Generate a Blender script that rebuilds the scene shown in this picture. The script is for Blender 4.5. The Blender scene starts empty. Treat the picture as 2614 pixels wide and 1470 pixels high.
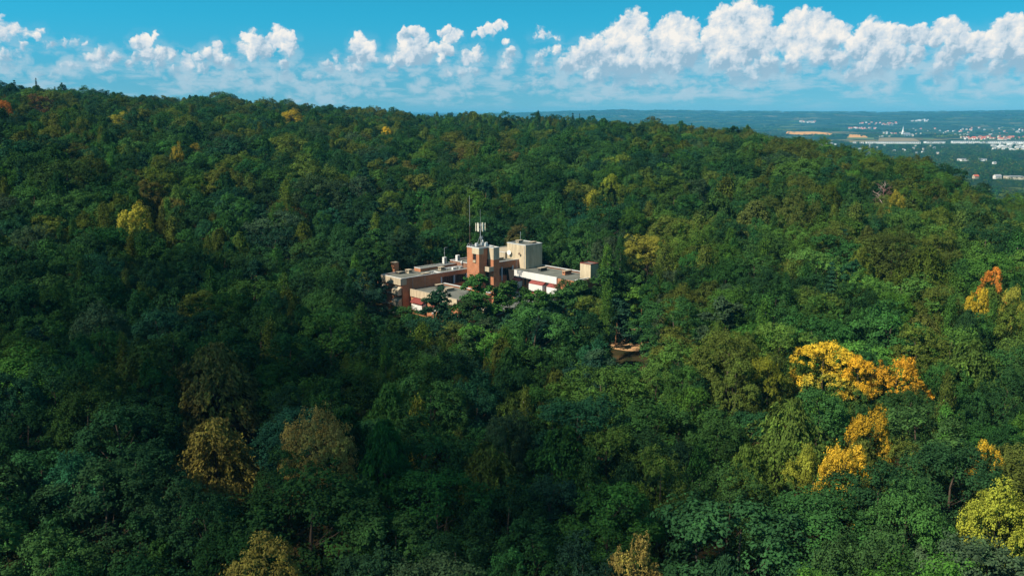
import bpy, math, random
import numpy as np
from mathutils import Vector, Matrix

SC = bpy.context.scene
COL = SC.collection
R = math.radians

# ------------------------------------------------------------------ camera
CZ = 54.0
PITCH = R(11.0)
FPX = 2264.0                      # focal length in pixels of the 2614 px wide photograph
cam_d = bpy.data.cameras.new('camera')
cam_d.sensor_width = 36.0
cam_d.lens = 36.0 * FPX / 2614.0
cam_d.clip_start = 1.0
cam_d.clip_end = 120000.0
cam = bpy.data.objects.new('camera', cam_d)
COL.objects.link(cam)
cam.location = (0, 0, CZ)
cam.rotation_euler = (R(90) - PITCH, 0, 0)
SC.camera = cam

# ------------------------------------------------------------------ sky, sun, exposure
SUN_EL = R(44.0)
SUN_DIR = Vector((-0.85, -0.53, 0)).normalized()          # towards the sun, over the left shoulder
sun_az = math.atan2(SUN_DIR.x, SUN_DIR.y)
world = bpy.data.worlds.new('World')
SC.world = world
world.use_nodes = True
wn, wl = world.node_tree.nodes, world.node_tree.links
wn.clear()
wo = wn.new('ShaderNodeOutputWorld')
bg = wn.new('ShaderNodeBackground')
sky = wn.new('ShaderNodeTexSky')
sky.sky_type = 'NISHITA'
sky.sun_disc = False
sky.sun_elevation = SUN_EL
sky.sun_rotation = sun_az
sky.altitude = 300
sky.air_density = 1.0
sky.dust_density = 0.4
sky.ozone_density = 2.0
tc = wn.new('ShaderNodeTexCoord')
vm = wn.new('ShaderNodeVectorMath'); vm.operation = 'MULTIPLY_ADD'
vm.inputs[1].default_value = (1, 1, 2.6)
vm.inputs[2].default_value = (0, 0, 0.22)
vn = wn.new('ShaderNodeVectorMath'); vn.operation = 'NORMALIZE'
mul = wn.new('ShaderNodeMix'); mul.data_type = 'RGBA'; mul.blend_type = 'MULTIPLY'
mul.inputs[0].default_value = 1.0
# clear blue overhead, paler and warmer in the thick air low down
tsp = wn.new('ShaderNodeSeparateXYZ'); wl.new(tc.outputs['Generated'], tsp.inputs[0])
tmr = wn.new('ShaderNodeMapRange'); tmr.interpolation_type = 'SMOOTHSTEP'
tmr.inputs[1].default_value = -0.02; tmr.inputs[2].default_value = 0.115
wl.new(tsp.outputs[2], tmr.inputs[0])
tmx = wn.new('ShaderNodeMix'); tmx.data_type = 'RGBA'
tmx.inputs[6].default_value = (0.62, 0.92, 0.72, 1)
tmx.inputs[7].default_value = (0.17, 1.40, 1.25, 1)
tm2 = wn.new('ShaderNodeMapRange'); tm2.interpolation_type = 'SMOOTHSTEP'
tm2.inputs[1].default_value = 0.12; tm2.inputs[2].default_value = 0.50
wl.new(tsp.outputs[2], tm2.inputs[0])
tmy = wn.new('ShaderNodeMix'); tmy.data_type = 'RGBA'
tmy.inputs[7].default_value = (0.72, 1.0, 0.84, 1)        # more neutral tint above the view, put in to make skylit shade less cyan
wl.new(tm2.outputs[0], tmy.inputs[0]); wl.new(tmx.outputs[2], tmy.inputs[6])
wl.new(tmr.outputs[0], tmx.inputs[0]); wl.new(tmy.outputs[2], mul.inputs[7])
wl.new(tc.outputs['Generated'], vm.inputs[0])
wl.new(vm.outputs[0], vn.inputs[0])
wl.new(vn.outputs[0], sky.inputs['Vector'])
wl.new(sky.outputs[0], mul.inputs[6])
wl.new(mul.outputs[2], bg.inputs[0])
bg.inputs[1].default_value = 0.12
wl.new(bg.outputs[0], wo.inputs[0])

# ---- cumulus clouds in the sky: a field of puffs over azimuth and elevation (hundredths of a radian),
#      roughened by billows; it repeats five times round the horizon
CLOUDS = [
    ('R', 1, [(620, 140, 75), (560, 200, 85), (640, 230, 85), (420, 255, 70), (360, 300, 65), (300, 320, 50), (480, 320, 85), (600, 320, 95), (700, 330, 75), (430, 380, 60), (680, 385, 60), (560, 390, 60)]),
    ('R', 1, [(820, 130, 55), (780, 190, 75), (860, 195, 70), (905, 150, 50), (770, 280, 70), (880, 270, 80), (820, 330, 60)]),
    ('R', 1, [(1170, 90, 78), (1090, 130, 85), (1240, 110, 72), (1160, 190, 115), (1040, 215, 85), (1260, 210, 80), (1070, 290, 70), (1150, 270, 80), (1130, 375, 55), (1200, 380, 55), (1290, 340, 60)]),
    ('R', 1, [(1460, 135, 70), (1540, 130, 68), (1500, 200, 85), (1400, 200, 70), (1600, 180, 60), (1420, 330, 45), (1560, 270, 60), (1660, 165, 48), (1430, 270, 50)]),
    ('R', 1, [(1820, 180, 68), (1900, 205, 75), (1760, 250, 75), (1850, 290, 85), (1960, 190, 48), (1650, 300, 55), (1780, 340, 65), (2030, 280, 45), (1940, 290, 60), (1720, 390, 45)]),
    ('R', 1, [(2190, 150, 52), (2230, 180, 55), (2150, 180, 45), (2060, 175, 48), (2180, 310, 55), (2150, 370, 50), (2240, 260, 45)]),
    ('R', 1, [(2480, 160, 58), (2560, 140, 55), (2400, 240, 65), (2500, 240, 85), (2560, 290, 65), (2330, 220, 50), (2340, 320, 45), (2640, 180, 95), (2720, 220, 90), (2450, 340, 50)]),
    ('M', 1, [(710, 315, 50), (690, 375, 65), (760, 400, 70), (715, 460, 75), (650, 490, 45), (800, 465, 50), (640, 590, 50), (700, 590, 45)]),
    ('M', .85, [(505, 475, 32), (450, 575, 40), (430, 520, 35), (530, 560, 35)]),
    ('M', 1, [(1150, 275, 52), (1070, 300, 62), (1200, 320, 62), (1100, 390, 85), (1200, 400, 75), (1050, 480, 70), (970, 560, 48), (1150, 470, 85), (1230, 470, 65), (925, 490, 38), (1290, 420, 50)]),
    ('M', .9, [(1400, 415, 65), (1340, 400, 45), (1450, 430, 45), (1590, 480, 55), (1660, 420, 45), (1690, 470, 38), (1370, 480, 45), (1540, 590, 45), (1640, 600, 50), (1420, 610, 40)]),
    ('M', .95, [(1430, 255, 48), (1385, 270, 40), (1490, 275, 45), (1450, 320, 45)]),
    ('M', .95, [(1760, 235, 40), (1830, 215, 42), (1700, 265, 36), (1890, 215, 32), (1650, 280, 26), (1790, 262, 34)]),
    ('M', .8, [(1930, 470, 48), (1890, 540, 45), (1950, 420, 36), (1830, 600, 36), (1910, 350, 28)]),
    ('M', .8, [(2080, 705, 42), (2030, 730, 32), (2125, 690, 30)]),
    ('M', .45, [(2190, 275, 40), (2140, 290, 30), (2250, 280, 30), (2330, 310, 28)]),
    ('M', .6, [(2180, 480, 45), (2150, 530, 40), (2230, 430, 40), (2330, 420, 45), (2210, 560, 38)]),
    ('L', .95, [(770, 415, 52), (700, 440, 45), (865, 440, 42), (790, 480, 55), (730, 500, 40)]),
    ('L', 1, [(1060, 330, 52), (1100, 310, 45), (1165, 275, 26), (1180, 252, 24), (1110, 420, 65), (1220, 410, 52), (1300, 425, 46), (1030, 440, 36), (980, 480, 26), (1200, 470, 50)]),
    ('L', 1, [(1640, 355, 36), (1570, 405, 45), (1500, 450, 45), (1400, 490, 50), (1310, 545, 42), (1410, 420, 28), (1640, 440, 55), (1720, 480, 50), (1540, 510, 50)]),
    ('L', 1, [(1870, 290, 58), (1930, 345, 75), (1850, 355, 52), (2085, 225, 34), (2130, 275, 62), (2200, 285, 42), (2070, 315, 55), (2170, 360, 62), (2000, 390, 65), (1900, 410, 55), (2140, 490, 45), (2170, 570, 42)]),
    ('L', .7, [(-10, 130, 30), (10, 240, 55), (100, 240, 45), (190, 250, 38), (300, 225, 26), (260, 260, 30)]),
    ('L', .6, [(400, 330, 28), (480, 330, 28), (340, 335, 28), (560, 325, 26), (640, 330, 18)]),
    ('L', .75, [(190, 345, 30), (30, 425, 48), (105, 395, 35), (30, 505, 40), (150, 440, 30), (100, 500, 30)]),
    ('L', .75, [(530, 505, 38), (590, 505, 30), (480, 515, 28), (300, 560, 28), (400, 560, 26)]),
    ('L', .5, [(1560, 590, 40), (1700, 600, 45), (1850, 590, 42), (2000, 600, 45), (1420, 600, 40), (2300, 590, 45), (2420, 600, 40), (2250, 690, 40), (2500, 700, 42)]),
    ('M', .5, [(820, 710, 42), (650, 690, 40), (420, 770, 40), (520, 780, 38), (1380, 770, 42), (1480, 780, 34), (1620, 700, 38), (1180, 690, 40), (280, 650, 42), (380, 640, 38)]),
    ('R', .5, [(340, 455, 26), (430, 450, 30), (500, 455, 22), (840, 452, 20), (900, 450, 24), (960, 452, 18), (180, 410, 26), (260, 425, 24), (640, 400, 40), (740, 395, 36), (1180, 405, 34), (1260, 400, 34), (1860, 400, 40), (2150, 400, 36), (2400, 400, 40)]),
]
CUR = [wn, wl]
def wnode(ty, op=None, **kw):
    q = CUR[0].new(ty)
    if op: q.operation = op
    for k_, v_ in kw.items(): setattr(q, k_, v_)
    return q
def wm(op, a, b=None, c=None, clamp=False):
    q = wnode('ShaderNodeMath', op, use_clamp=clamp)
    for k_, v_ in enumerate((a, b, c)):
        if v_ is None: continue
        if isinstance(v_, (int, float)): q.inputs[k_].default_value = v_
        else: CUR[1].new(v_, q.inputs[k_])
    return q.outputs[0]
def wv(op, a, b=None, c=None, out_=0):
    q = wnode('ShaderNodeVectorMath', op)
    for k_, v_ in enumerate((a, b, c)):
        if v_ is None: continue
        if isinstance(v_, (tuple, list)): q.inputs[k_].default_value = v_
        elif isinstance(v_, (int, float)): q.inputs['Scale'].default_value = v_
        else: CUR[1].new(v_, q.inputs[k_])
    return q.outputs[out_]
def wrange(x, a, b, c=0.0, d=1.0, smooth=True):
    q = wnode('ShaderNodeMapRange'); q.interpolation_type = 'SMOOTHSTEP' if smooth else 'LINEAR'
    wl.new(x, q.inputs[0])
    for k_, v_ in enumerate((a, b, c, d)): q.inputs[k_ + 1].default_value = v_
    return q.outputs[0]


sepd = wnode('ShaderNodeSeparateXYZ'); wl.new(tc.outputs['Generated'], sepd.inputs[0])
w_az = wm('ARCTAN2', sepd.outputs[0], sepd.outputs[1])
w_az = wm('MULTIPLY', wm('WRAP', w_az, math.pi / 5, -math.pi / 5), 100.0)
w_el = wm('MULTIPLY', wm('ARCSINE', sepd.outputs[2]), 100.0)
cmb = wnode('ShaderNodeCombineXYZ'); wl.new(w_az, cmb.inputs[0]); wl.new(w_el, cmb.inputs[1])
p0 = cmb.outputs[0]
def noise(vec, scale, detail, rough=.55, out_=1):
    q = wnode('ShaderNodeTexNoise', noise_dimensions='2D'); q.inputs['Scale'].default_value = scale; q.inputs['Detail'].default_value = detail
    q.inputs['Roughness'].default_value = rough; wl.new(vec, q.inputs['Vector']); return q.outputs[out_]
# billowing displacement of the place looked up
wa = wv('MULTIPLY_ADD', noise(p0, .75, 2.0), (1.0, .9, 0), (-.5, -.45, 0))
wb = wv('MULTIPLY_ADD', noise(p0, 2.6, 3.0, .5), (.36, .34, 0), (-.18, -.17, 0))
pw = wv('ADD', wv('ADD', p0, wa), wb)
LX, LY = -.66, .75                        # where the light comes from across the sky
def skyray(px, py):
    xc = (px - 1307) / FPX; yc = (735 - py) / FPX
    d_ = (xc, math.cos(PITCH) + yc * math.sin(PITCH), -math.sin(PITCH) + yc * math.cos(PITCH))
    return 100 * math.atan2(d_[0], d_[1]), 100 * math.atan2(d_[2], math.hypot(d_[0], d_[1]))
WIN = {'R': (1300, 1.9604), 'M': (700, 3.22), 'L': (0, 2.957)}
pc_ = pw
h_ = wm('MULTIPLY_ADD', w_el, 0.0001, -5.0); s_ = wm('MULTIPLY', w_az, 0.0001)
for wk, thin, lst in CLOUDS:
    # each cloud is a node group that takes place, height and light so far and passes them on
    gt = bpy.data.node_groups.new('cloud', 'ShaderNodeTree')
    for nm, io, ty in (('Place', 'INPUT', 'NodeSocketVector'), ('Height', 'INPUT', 'NodeSocketFloat'), ('Light', 'INPUT', 'NodeSocketFloat'),
                       ('Place', 'OUTPUT', 'NodeSocketVector'), ('Height', 'OUTPUT', 'NodeSocketFloat'), ('Light', 'OUTPUT', 'NodeSocketFloat')):
        gt.interface.new_socket(nm, in_out=io, socket_type=ty)
    CUR[:] = [gt.nodes, gt.links]
    gi_, go_ = gt.nodes.new('NodeGroupInput'), gt.nodes.new('NodeGroupOutput')
    P_, H_, S_ = gi_.outputs[0], gi_.outputs[1], gi_.outputs[2]
    ox, kk = WIN[wk]
    for qi, (bx_, by_, br_) in enumerate(lst):
        ca, ce = skyray(ox + bx_ / kk, by_ / kk); r_ = 1.22 * br_ / kk / FPX * 100
        d_ = wv('MULTIPLY_ADD', P_, (1 / r_, 1 / r_, 0), (-ca / r_, -ce / r_, 0))
        q_ = wv('DOT_PRODUCT', d_, d_, out_=1)
        am = (.45 + .55 * min(1.0, r_ / 1.4)) * thin * (.9 if wk == 'L' else 1.0)
        f_ = wm('MULTIPLY_ADD', q_, -am, am)
        l_ = wv('DOT_PRODUCT', d_, (LX, LY, 0), out_=1)
        w_ = wm('MULTIPLY_ADD', wm('SUBTRACT', f_, H_), 2.2, .5, clamp=True)
        mxs = wnode('ShaderNodeMix'); mxs.data_type = 'FLOAT'
        gt.links.new(w_, mxs.inputs[0]); gt.links.new(S_, mxs.inputs[2]); gt.links.new(l_, mxs.inputs[3])
        H_ = wm('SMOOTH_MAX', f_, H_, .12); S_ = mxs.outputs[0]
        if qi % 4 == 3 or qi == len(lst) - 1:      # keeps the evaluation in order
            cv_ = wnode('ShaderNodeCombineXYZ'); gt.links.new(S_, cv_.inputs[2]); gt.links.new(H_, cv_.inputs[0])
            P_ = wv('MULTIPLY_ADD', cv_.outputs[0], (1e-7, 0, 1e-7), P_)
    for k_, v_ in enumerate((P_, H_, S_)): gt.links.new(v_, go_.inputs[k_])
    CUR[:] = [wn, wl]
    gn_ = wn.new('ShaderNodeGroup'); gn_.node_tree = gt
    for k_, v_ in enumerate((pc_, h_, s_)): wl.new(v_, gn_.inputs[k_])
    pc_, h_, s_ = gn_.outputs[0], gn_.outputs[1], gn_.outputs[2]
# cauliflower bumps and their light side
def bumps(vec):
    q = wnode('ShaderNodeTexVoronoi', voronoi_dimensions='2D'); q.feature = 'SMOOTH_F1'; q.inputs['Scale'].default_value = .95
    q.inputs['Detail'].default_value = 2.0; q.inputs['Roughness'].default_value = .45; q.inputs['Lacunarity'].default_value = 2.3; q.inputs['Smoothness'].default_value = .35
    q.normalize = True
    wl.new(vec, q.inputs['Vector']); return q.outputs['Distance']
b0 = bumps(pw); b1 = bumps(wv('ADD', pw, (LX * .22, LY * .22, 0)))
relief = wm('SUBTRACT', b1, b0)                                            # > 0 on the lit side of a bump
hb = wm('ADD', h_, wm('MULTIPLY_ADD', b0, -1.25, .36))
fine = noise(p0, 1.6, 6.0, .55, 0)
hb = wm('ADD', hb, wm('MULTIPLY_ADD', fine, .32, -.16))
# softer towards the base
rise = wrange(w_el, 2.6, 8.6)
edge = wm('MULTIPLY_ADD', rise, -.58, 1.08)
alpha = wm('DIVIDE', wm('ADD', hb, .03), edge, clamp=True)
alpha = wm('MULTIPLY', wm('MULTIPLY', alpha, alpha), wm('MULTIPLY_ADD', alpha, -2.0, 3.0))
alpha = wm('MULTIPLY', alpha, wrange(w_el, 1.2, 6.0, .25, 1.0))
lit = wm('MULTIPLY_ADD', s_, .36, .25)
lit = wm('ADD', lit, wm('MULTIPLY', relief, 1.0))
lit = wm('ADD', lit, wm('MULTIPLY_ADD', rise, .62, -.28))
big = noise(p0, .55, 3.0, .5, 0)
lit = wm('ADD', lit, wm('MULTIPLY_ADD', big, 1.7, -.85))
lit = wm('ADD', lit, wm('MULTIPLY_ADD', fine, .3, -.15), clamp=True)
ccol = wnode('ShaderNodeValToRGB'); ce_ = ccol.color_ramp
ce_.elements[0].position = .08; ce_.elements[0].color = (.30, .47, .60, 1)
ce_.elements[1].position = .92; ce_.elements[1].color = (.92, .88, .82, 1)
e2_ = ce_.elements.new(.45); e2_.color = (.60, .69, .76, 1)
wl.new(lit, ccol.inputs[0])
# thin veils low down
veil = noise(wv('MULTIPLY', p0, (.16, .75, 0)), 1.0, 6.0, .6, 0)
va = wm('MULTIPLY', wrange(veil, .42, .72), wm('MULTIPLY', wrange(w_el, 0.2, 2.2), wrange(w_el, 7.5, 3.0)))
veil2 = noise(wv('MULTIPLY', p0, (.45, .9, 0)), 1.0, 5.0, .55, 0)
vb = wm('MULTIPLY', wrange(h_, -1.8, .0), wm('MULTIPLY', wrange(w_el, 9.5, 4.0), wrange(veil2, .31, .62)))
va = wm('MAXIMUM', wm('MULTIPLY', va, .6), wm('MULTIPLY', vb, .66))
m1 = wnode('ShaderNodeMix'); m1.data_type = 'RGBA'; m1.inputs[7].default_value = (.66 , .72, .76, 1)
m2 = wnode('ShaderNodeMix'); m2.data_type = 'RGBA'
SKY_STR = bg.inputs[1].default_value
# cloud colours are radiances: undo the background strength
inv = wnode('ShaderNodeMix'); inv.data_type = 'RGBA'; inv.blend_type = 'MULTIPLY'; inv.inputs[0].default_value = 1
inv.inputs[7].default_value = (0.77 / SKY_STR,) * 3 + (1,)
wl.new(ccol.outputs[0], inv.inputs[6])
inv2 = wnode('ShaderNodeMix'); inv2.data_type = 'RGBA'; inv2.blend_type = 'MIX'; inv2.inputs[0].default_value = 0
inv2.inputs[6].default_value = (.52 * 0.77 / SKY_STR, .64 * 0.77 / SKY_STR, .72 * 0.77 / SKY_STR, 1)
wl.new(va, m1.inputs[0]); wl.new(mul.outputs[2], m1.inputs[6]); wl.new(inv2.outputs[2], m1.inputs[7])
wl.new(alpha, m2.inputs[0]); wl.new(m1.outputs[2], m2.inputs[6]); wl.new(inv.outputs[2], m2.inputs[7])
bg2 = wnode('ShaderNodeBackground'); bg2.inputs[1].default_value = SKY_STR; wl.new(m2.outputs[2], bg2.inputs[0])
band = wm('MULTIPLY', wm('GREATER_THAN', w_el, -.5), wm('LESS_THAN', w_el, 22.0))
wmix = wnode('ShaderNodeMixShader')
wl.new(band, wmix.inputs[0]); wl.new(bg.outputs[0], wmix.inputs[1]); wl.new(bg2.outputs[0], wmix.inputs[2]); wl.new(wmix.outputs[0], wo.inputs[0])

sun_d = bpy.data.lights.new('sun', 'SUN')
sun_d.energy = 5.0
sun_d.angle = R(0.53)
sun_d.color = (1.0, 0.90, 0.74)
sun = bpy.data.objects.new('sun', sun_d)
COL.objects.link(sun)
sd = Vector((SUN_DIR.x * math.cos(SUN_EL), SUN_DIR.y * math.cos(SUN_EL), math.sin(SUN_EL)))
sun.rotation_euler = sd.to_track_quat('Z', 'Y').to_euler()
sun.location = (-60, -30, 120)

SC.view_settings.view_transform = 'Standard'
SC.view_settings.look = 'None'
SC.view_settings.exposure = 0.45
SC.view_settings.gamma = 1.0
SC.view_settings.use_curve_mapping = False
SC.render.engine = 'CYCLES'
cy = SC.cycles
cy.max_bounces = 8
cy.diffuse_bounces = 2
cy.glossy_bounces = 2
cy.transmission_bounces = 3
cy.transparent_max_bounces = 24
cy.volume_bounces = 0
cy.use_denoising = True
cy.denoiser = 'OPENIMAGEDENOISE'
cy.use_adaptive_sampling = False

# ------------------------------------------------------------------ helpers
rng = np.random.default_rng(11)


def tag(o, label=None, cat=None, group=None, kind=None):
    if label: o['label'] = label
    if cat: o['category'] = cat
    if group: o['group'] = group
    if kind: o['kind'] = kind
    return o


def link(name, data, parent=None, loc=None):
    o = bpy.data.objects.new(name, data)
    COL.objects.link(o)
    if parent is not None: o.parent = parent
    if loc is not None: o.location = loc
    return o


def empty(name, loc, rz=0.0):
    o = link(name, None, None, loc)
    o.rotation_euler = (0, 0, rz)
    o.empty_display_size = 1.0
    return o


def quads_mesh(name, V, nq, tone=None, mat=None):
    """V: (nq*4, 3) vertices of nq separate quads."""
    me = bpy.data.meshes.new(name)
    me.vertices.add(len(V)); me.vertices.foreach_set('co', np.ascontiguousarray(V, np.float32).ravel())
    me.loops.add(nq * 4); me.loops.foreach_set('vertex_index', np.arange(nq * 4, dtype=np.int32))
    me.polygons.add(nq)
    me.polygons.foreach_set('loop_start', np.arange(0, nq * 4, 4, dtype=np.int32))
    if tone is not None:
        at = me.attributes.new('tone', 'FLOAT', 'FACE')
        at.data.foreach_set('value', np.ascontiguousarray(tone, np.float32))
    if mat: me.materials.append(mat)
    me.update(calc_edges=True)
    return me


def poly_mesh(name, V, F, mats=(), mi=None, smooth=False):
    me = bpy.data.meshes.new(name)
    me.from_pydata([tuple(v) for v in V], [], F)
    for m in mats: me.materials.append(m)
    if mi is not None: me.polygons.foreach_set('material_index', mi)
    if smooth: me.polygons.foreach_set('use_smooth', [True] * len(me.polygons))
    me.update()
    return me


class MB:
    """collects boxes, prisms, tubes and lathes into one mesh"""
    def __init__(s): s.V, s.F = [], []
    def add(s, V, F):
        n = len(s.V); s.V += [tuple(v) for v in V]; s.F += [tuple(i + n for i in f) for f in F]
        return s
    def box(s, x0, x1, y0, y1, z0, z1):
        V = [(x0, y0, z0), (x1, y0, z0), (x1, y1, z0), (x0, y1, z0), (x0, y0, z1), (x1, y0, z1), (x1, y1, z1), (x0, y1, z1)]
        return s.add(V, [(0, 3, 2, 1), (4, 5, 6, 7), (0, 1, 5, 4), (1, 2, 6, 5), (2, 3, 7, 6), (3, 0, 4, 7)])
    def tube(s, pts, rad, n=6):
        pts = [Vector(p) for p in pts]
        rads = rad if isinstance(rad, (list, tuple)) else [rad] * len(pts)
        V, F = [], []
        for i, p in enumerate(pts):
            d = (pts[min(i + 1, len(pts) - 1)] - pts[max(i - 1, 0)])
            d = d.normalized() if d.length > 1e-6 else Vector((0, 0, 1))
            a = d.orthogonal().normalized() if abs(d.z) < .95 else (Vector((1, 0, 0)) - d * d.x).normalized()
            b = d.cross(a)
            for k in range(n):
                t = 2 * math.pi * k / n
                V.append(p + (a * math.cos(t) + b * math.sin(t)) * rads[i])
        for i in range(len(pts) - 1):
            for k in range(n):
                k2 = (k + 1) % n
                F.append((i * n + k, i * n + k2, (i + 1) * n + k2, (i + 1) * n + k))
        F.append(tuple(range(n))[::-1]); F.append(tuple((len(pts) - 1) * n + k for k in range(n)))
        return s.add(V, F)
    def prism(s, prof, y0, y1):
        """profile of (x, z) points extruded along y"""
        n = len(prof)
        V = [(x, y0, z) for x, z in prof] + [(x, y1, z) for x, z in prof]
        F = [tuple(range(n)), tuple(range(2 * n - 1, n - 1, -1))]
        F += [(i, i + n, (i + 1) % n + n, (i + 1) % n) for i in range(n)]
        return s.add(V, F)
    def lathe(s, prof, c, n=12):
        V, F = [], []
        for r, z in prof:
            for k in range(n):
                t = 2 * math.pi * k / n
                V.append((c[0] + r * math.cos(t), c[1] + r * math.sin(t), c[2] + z))
        for i in range(len(prof) - 1):
            for k in range(n):
                k2 = (k + 1) % n
                F.append((i * n + k, i * n + k2, (i + 1) * n + k2, (i + 1) * n + k))
        F.append(tuple(range(n))[::-1]); F.append(tuple((len(prof) - 1) * n + k for k in range(n)))
        return s.add(V, F)
    def build(s, name, mat, parent=None, smooth=False):
        me = poly_mesh(name, s.V, s.F, [mat], smooth=smooth)
        return link(name, me, parent)


# ------------------------------------------------------------------ materials
def new_mat(name):
    m = bpy.data.materials.new(name); m.use_nodes = True
    nt = m.node_tree; nt.nodes.clear()
    return m, nt.nodes, nt.links


def plain(name, col, rough=0.85, var=0.18, scale=1.5, bump=0.0, metal=0.0, streak=False, spec=0.3):
    """base colour mottled by two noises, optional vertical streaks of weather"""
    m, n, l = new_mat(name)
    out = n.new('ShaderNodeOutputMaterial'); p = n.new('ShaderNodeBsdfPrincipled')
    tcn = n.new('ShaderNodeTexCoord'); mp = n.new('ShaderNodeMapping')
    mp.inputs['Scale'].default_value = (scale, scale, scale * (0.22 if streak else 1))
    t1 = n.new('ShaderNodeTexNoise'); t1.inputs['Scale'].default_value = 1.0; t1.inputs['Detail'].default_value = 6
    t1.inputs['Roughness'].default_value = 0.65
    rp = n.new('ShaderNodeMapRange')
    rp.inputs[1].default_value = 0.3; rp.inputs[2].default_value = 0.7
    rp.inputs[3].default_value = 1 - var; rp.inputs[4].default_value = 1 + var * 0.6
    mx = n.new('ShaderNodeMix'); mx.data_type = 'RGBA'; mx.blend_type = 'MULTIPLY'; mx.inputs[0].default_value = 1
    mx.inputs[6].default_value = (*col, 1)
    l.new(tcn.outputs['Object'], mp.inputs[0]); l.new(mp.outputs[0], t1.inputs['Vector'])
    l.new(t1.outputs['Fac'], rp.inputs[0]); l.new(rp.outputs[0], mx.inputs[7])
    l.new(mx.outputs[2], p.inputs['Base Color'])
    p.inputs['Roughness'].default_value = rough; p.inputs['Metallic'].default_value = metal
    p.inputs['Specular IOR Level'].default_value = spec
    if bump:
        b = n.new('ShaderNodeBump'); b.inputs['Strength'].default_value = bump; b.inputs['Distance'].default_value = 0.05
        l.new(t1.outputs['Fac'], b.inputs['Height']); l.new(b.outputs[0], p.inputs['Normal'])
    l.new(p.outputs[0], out.inputs[0])
    return m


def brick_mat(name, c1, c2):
    m, n, l = new_mat(name)
    out = n.new('ShaderNodeOutputMaterial'); p = n.new('ShaderNodeBsdfPrincipled')
    tcn = n.new('ShaderNodeTexCoord')
    # one horizontal run for both wall directions: x + y along, z up
    sp = n.new('ShaderNodeSeparateXYZ'); ad = n.new('ShaderNodeMath'); ad.operation = 'ADD'
    cb = n.new('ShaderNodeCombineXYZ')
    l.new(tcn.outputs['Object'], sp.inputs[0]); l.new(sp.outputs[0], ad.inputs[0]); l.new(sp.outputs[1], ad.inputs[1])
    l.new(ad.outputs[0], cb.inputs[0]); l.new(sp.outputs[2], cb.inputs[1])
    b = n.new('ShaderNodeTexBrick')
    b.inputs['Scale'].default_value = 1.0
    b.inputs['Brick Width'].default_value = 0.26; b.inputs['Row Height'].default_value = 0.085
    b.inputs['Mortar Size'].default_value = 0.006
    b.inputs['Color1'].default_value = (*c1, 1); b.inputs['Color2'].default_value = (*c2, 1)
    b.inputs['Mortar'].default_value = (0.30, 0.25, 0.2, 1)
    l.new(cb.outputs[0], b.inputs['Vector'])
    t = n.new('ShaderNodeTexNoise'); t.inputs['Scale'].default_value = 0.55; t.inputs['Detail'].default_value = 7; t.inputs['Roughness'].default_value = .7
    l.new(tcn.outputs['Object'], t.inputs['Vector'])
    rp = n.new('ShaderNodeMapRange'); rp.inputs[1].default_value = .3; rp.inputs[2].default_value = .7
    rp.inputs[3].default_value = .7; rp.inputs[4].default_value = 1.2
    mx = n.new('ShaderNodeMix'); mx.data_type = 'RGBA'; mx.blend_type = 'MULTIPLY'; mx.inputs[0].default_value = 1
    l.new(t.outputs['Fac'], rp.inputs[0]); l.new(b.outputs['Color'], mx.inputs[6]); l.new(rp.outputs[0], mx.inputs[7])
    l.new(mx.outputs[2], p.inputs['Base Color']); p.inputs['Roughness'].default_value = .9
    p.inputs['Specular IOR Level'].default_value = .2
    l.new(p.outputs[0], out.inputs[0])
    return m


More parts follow.
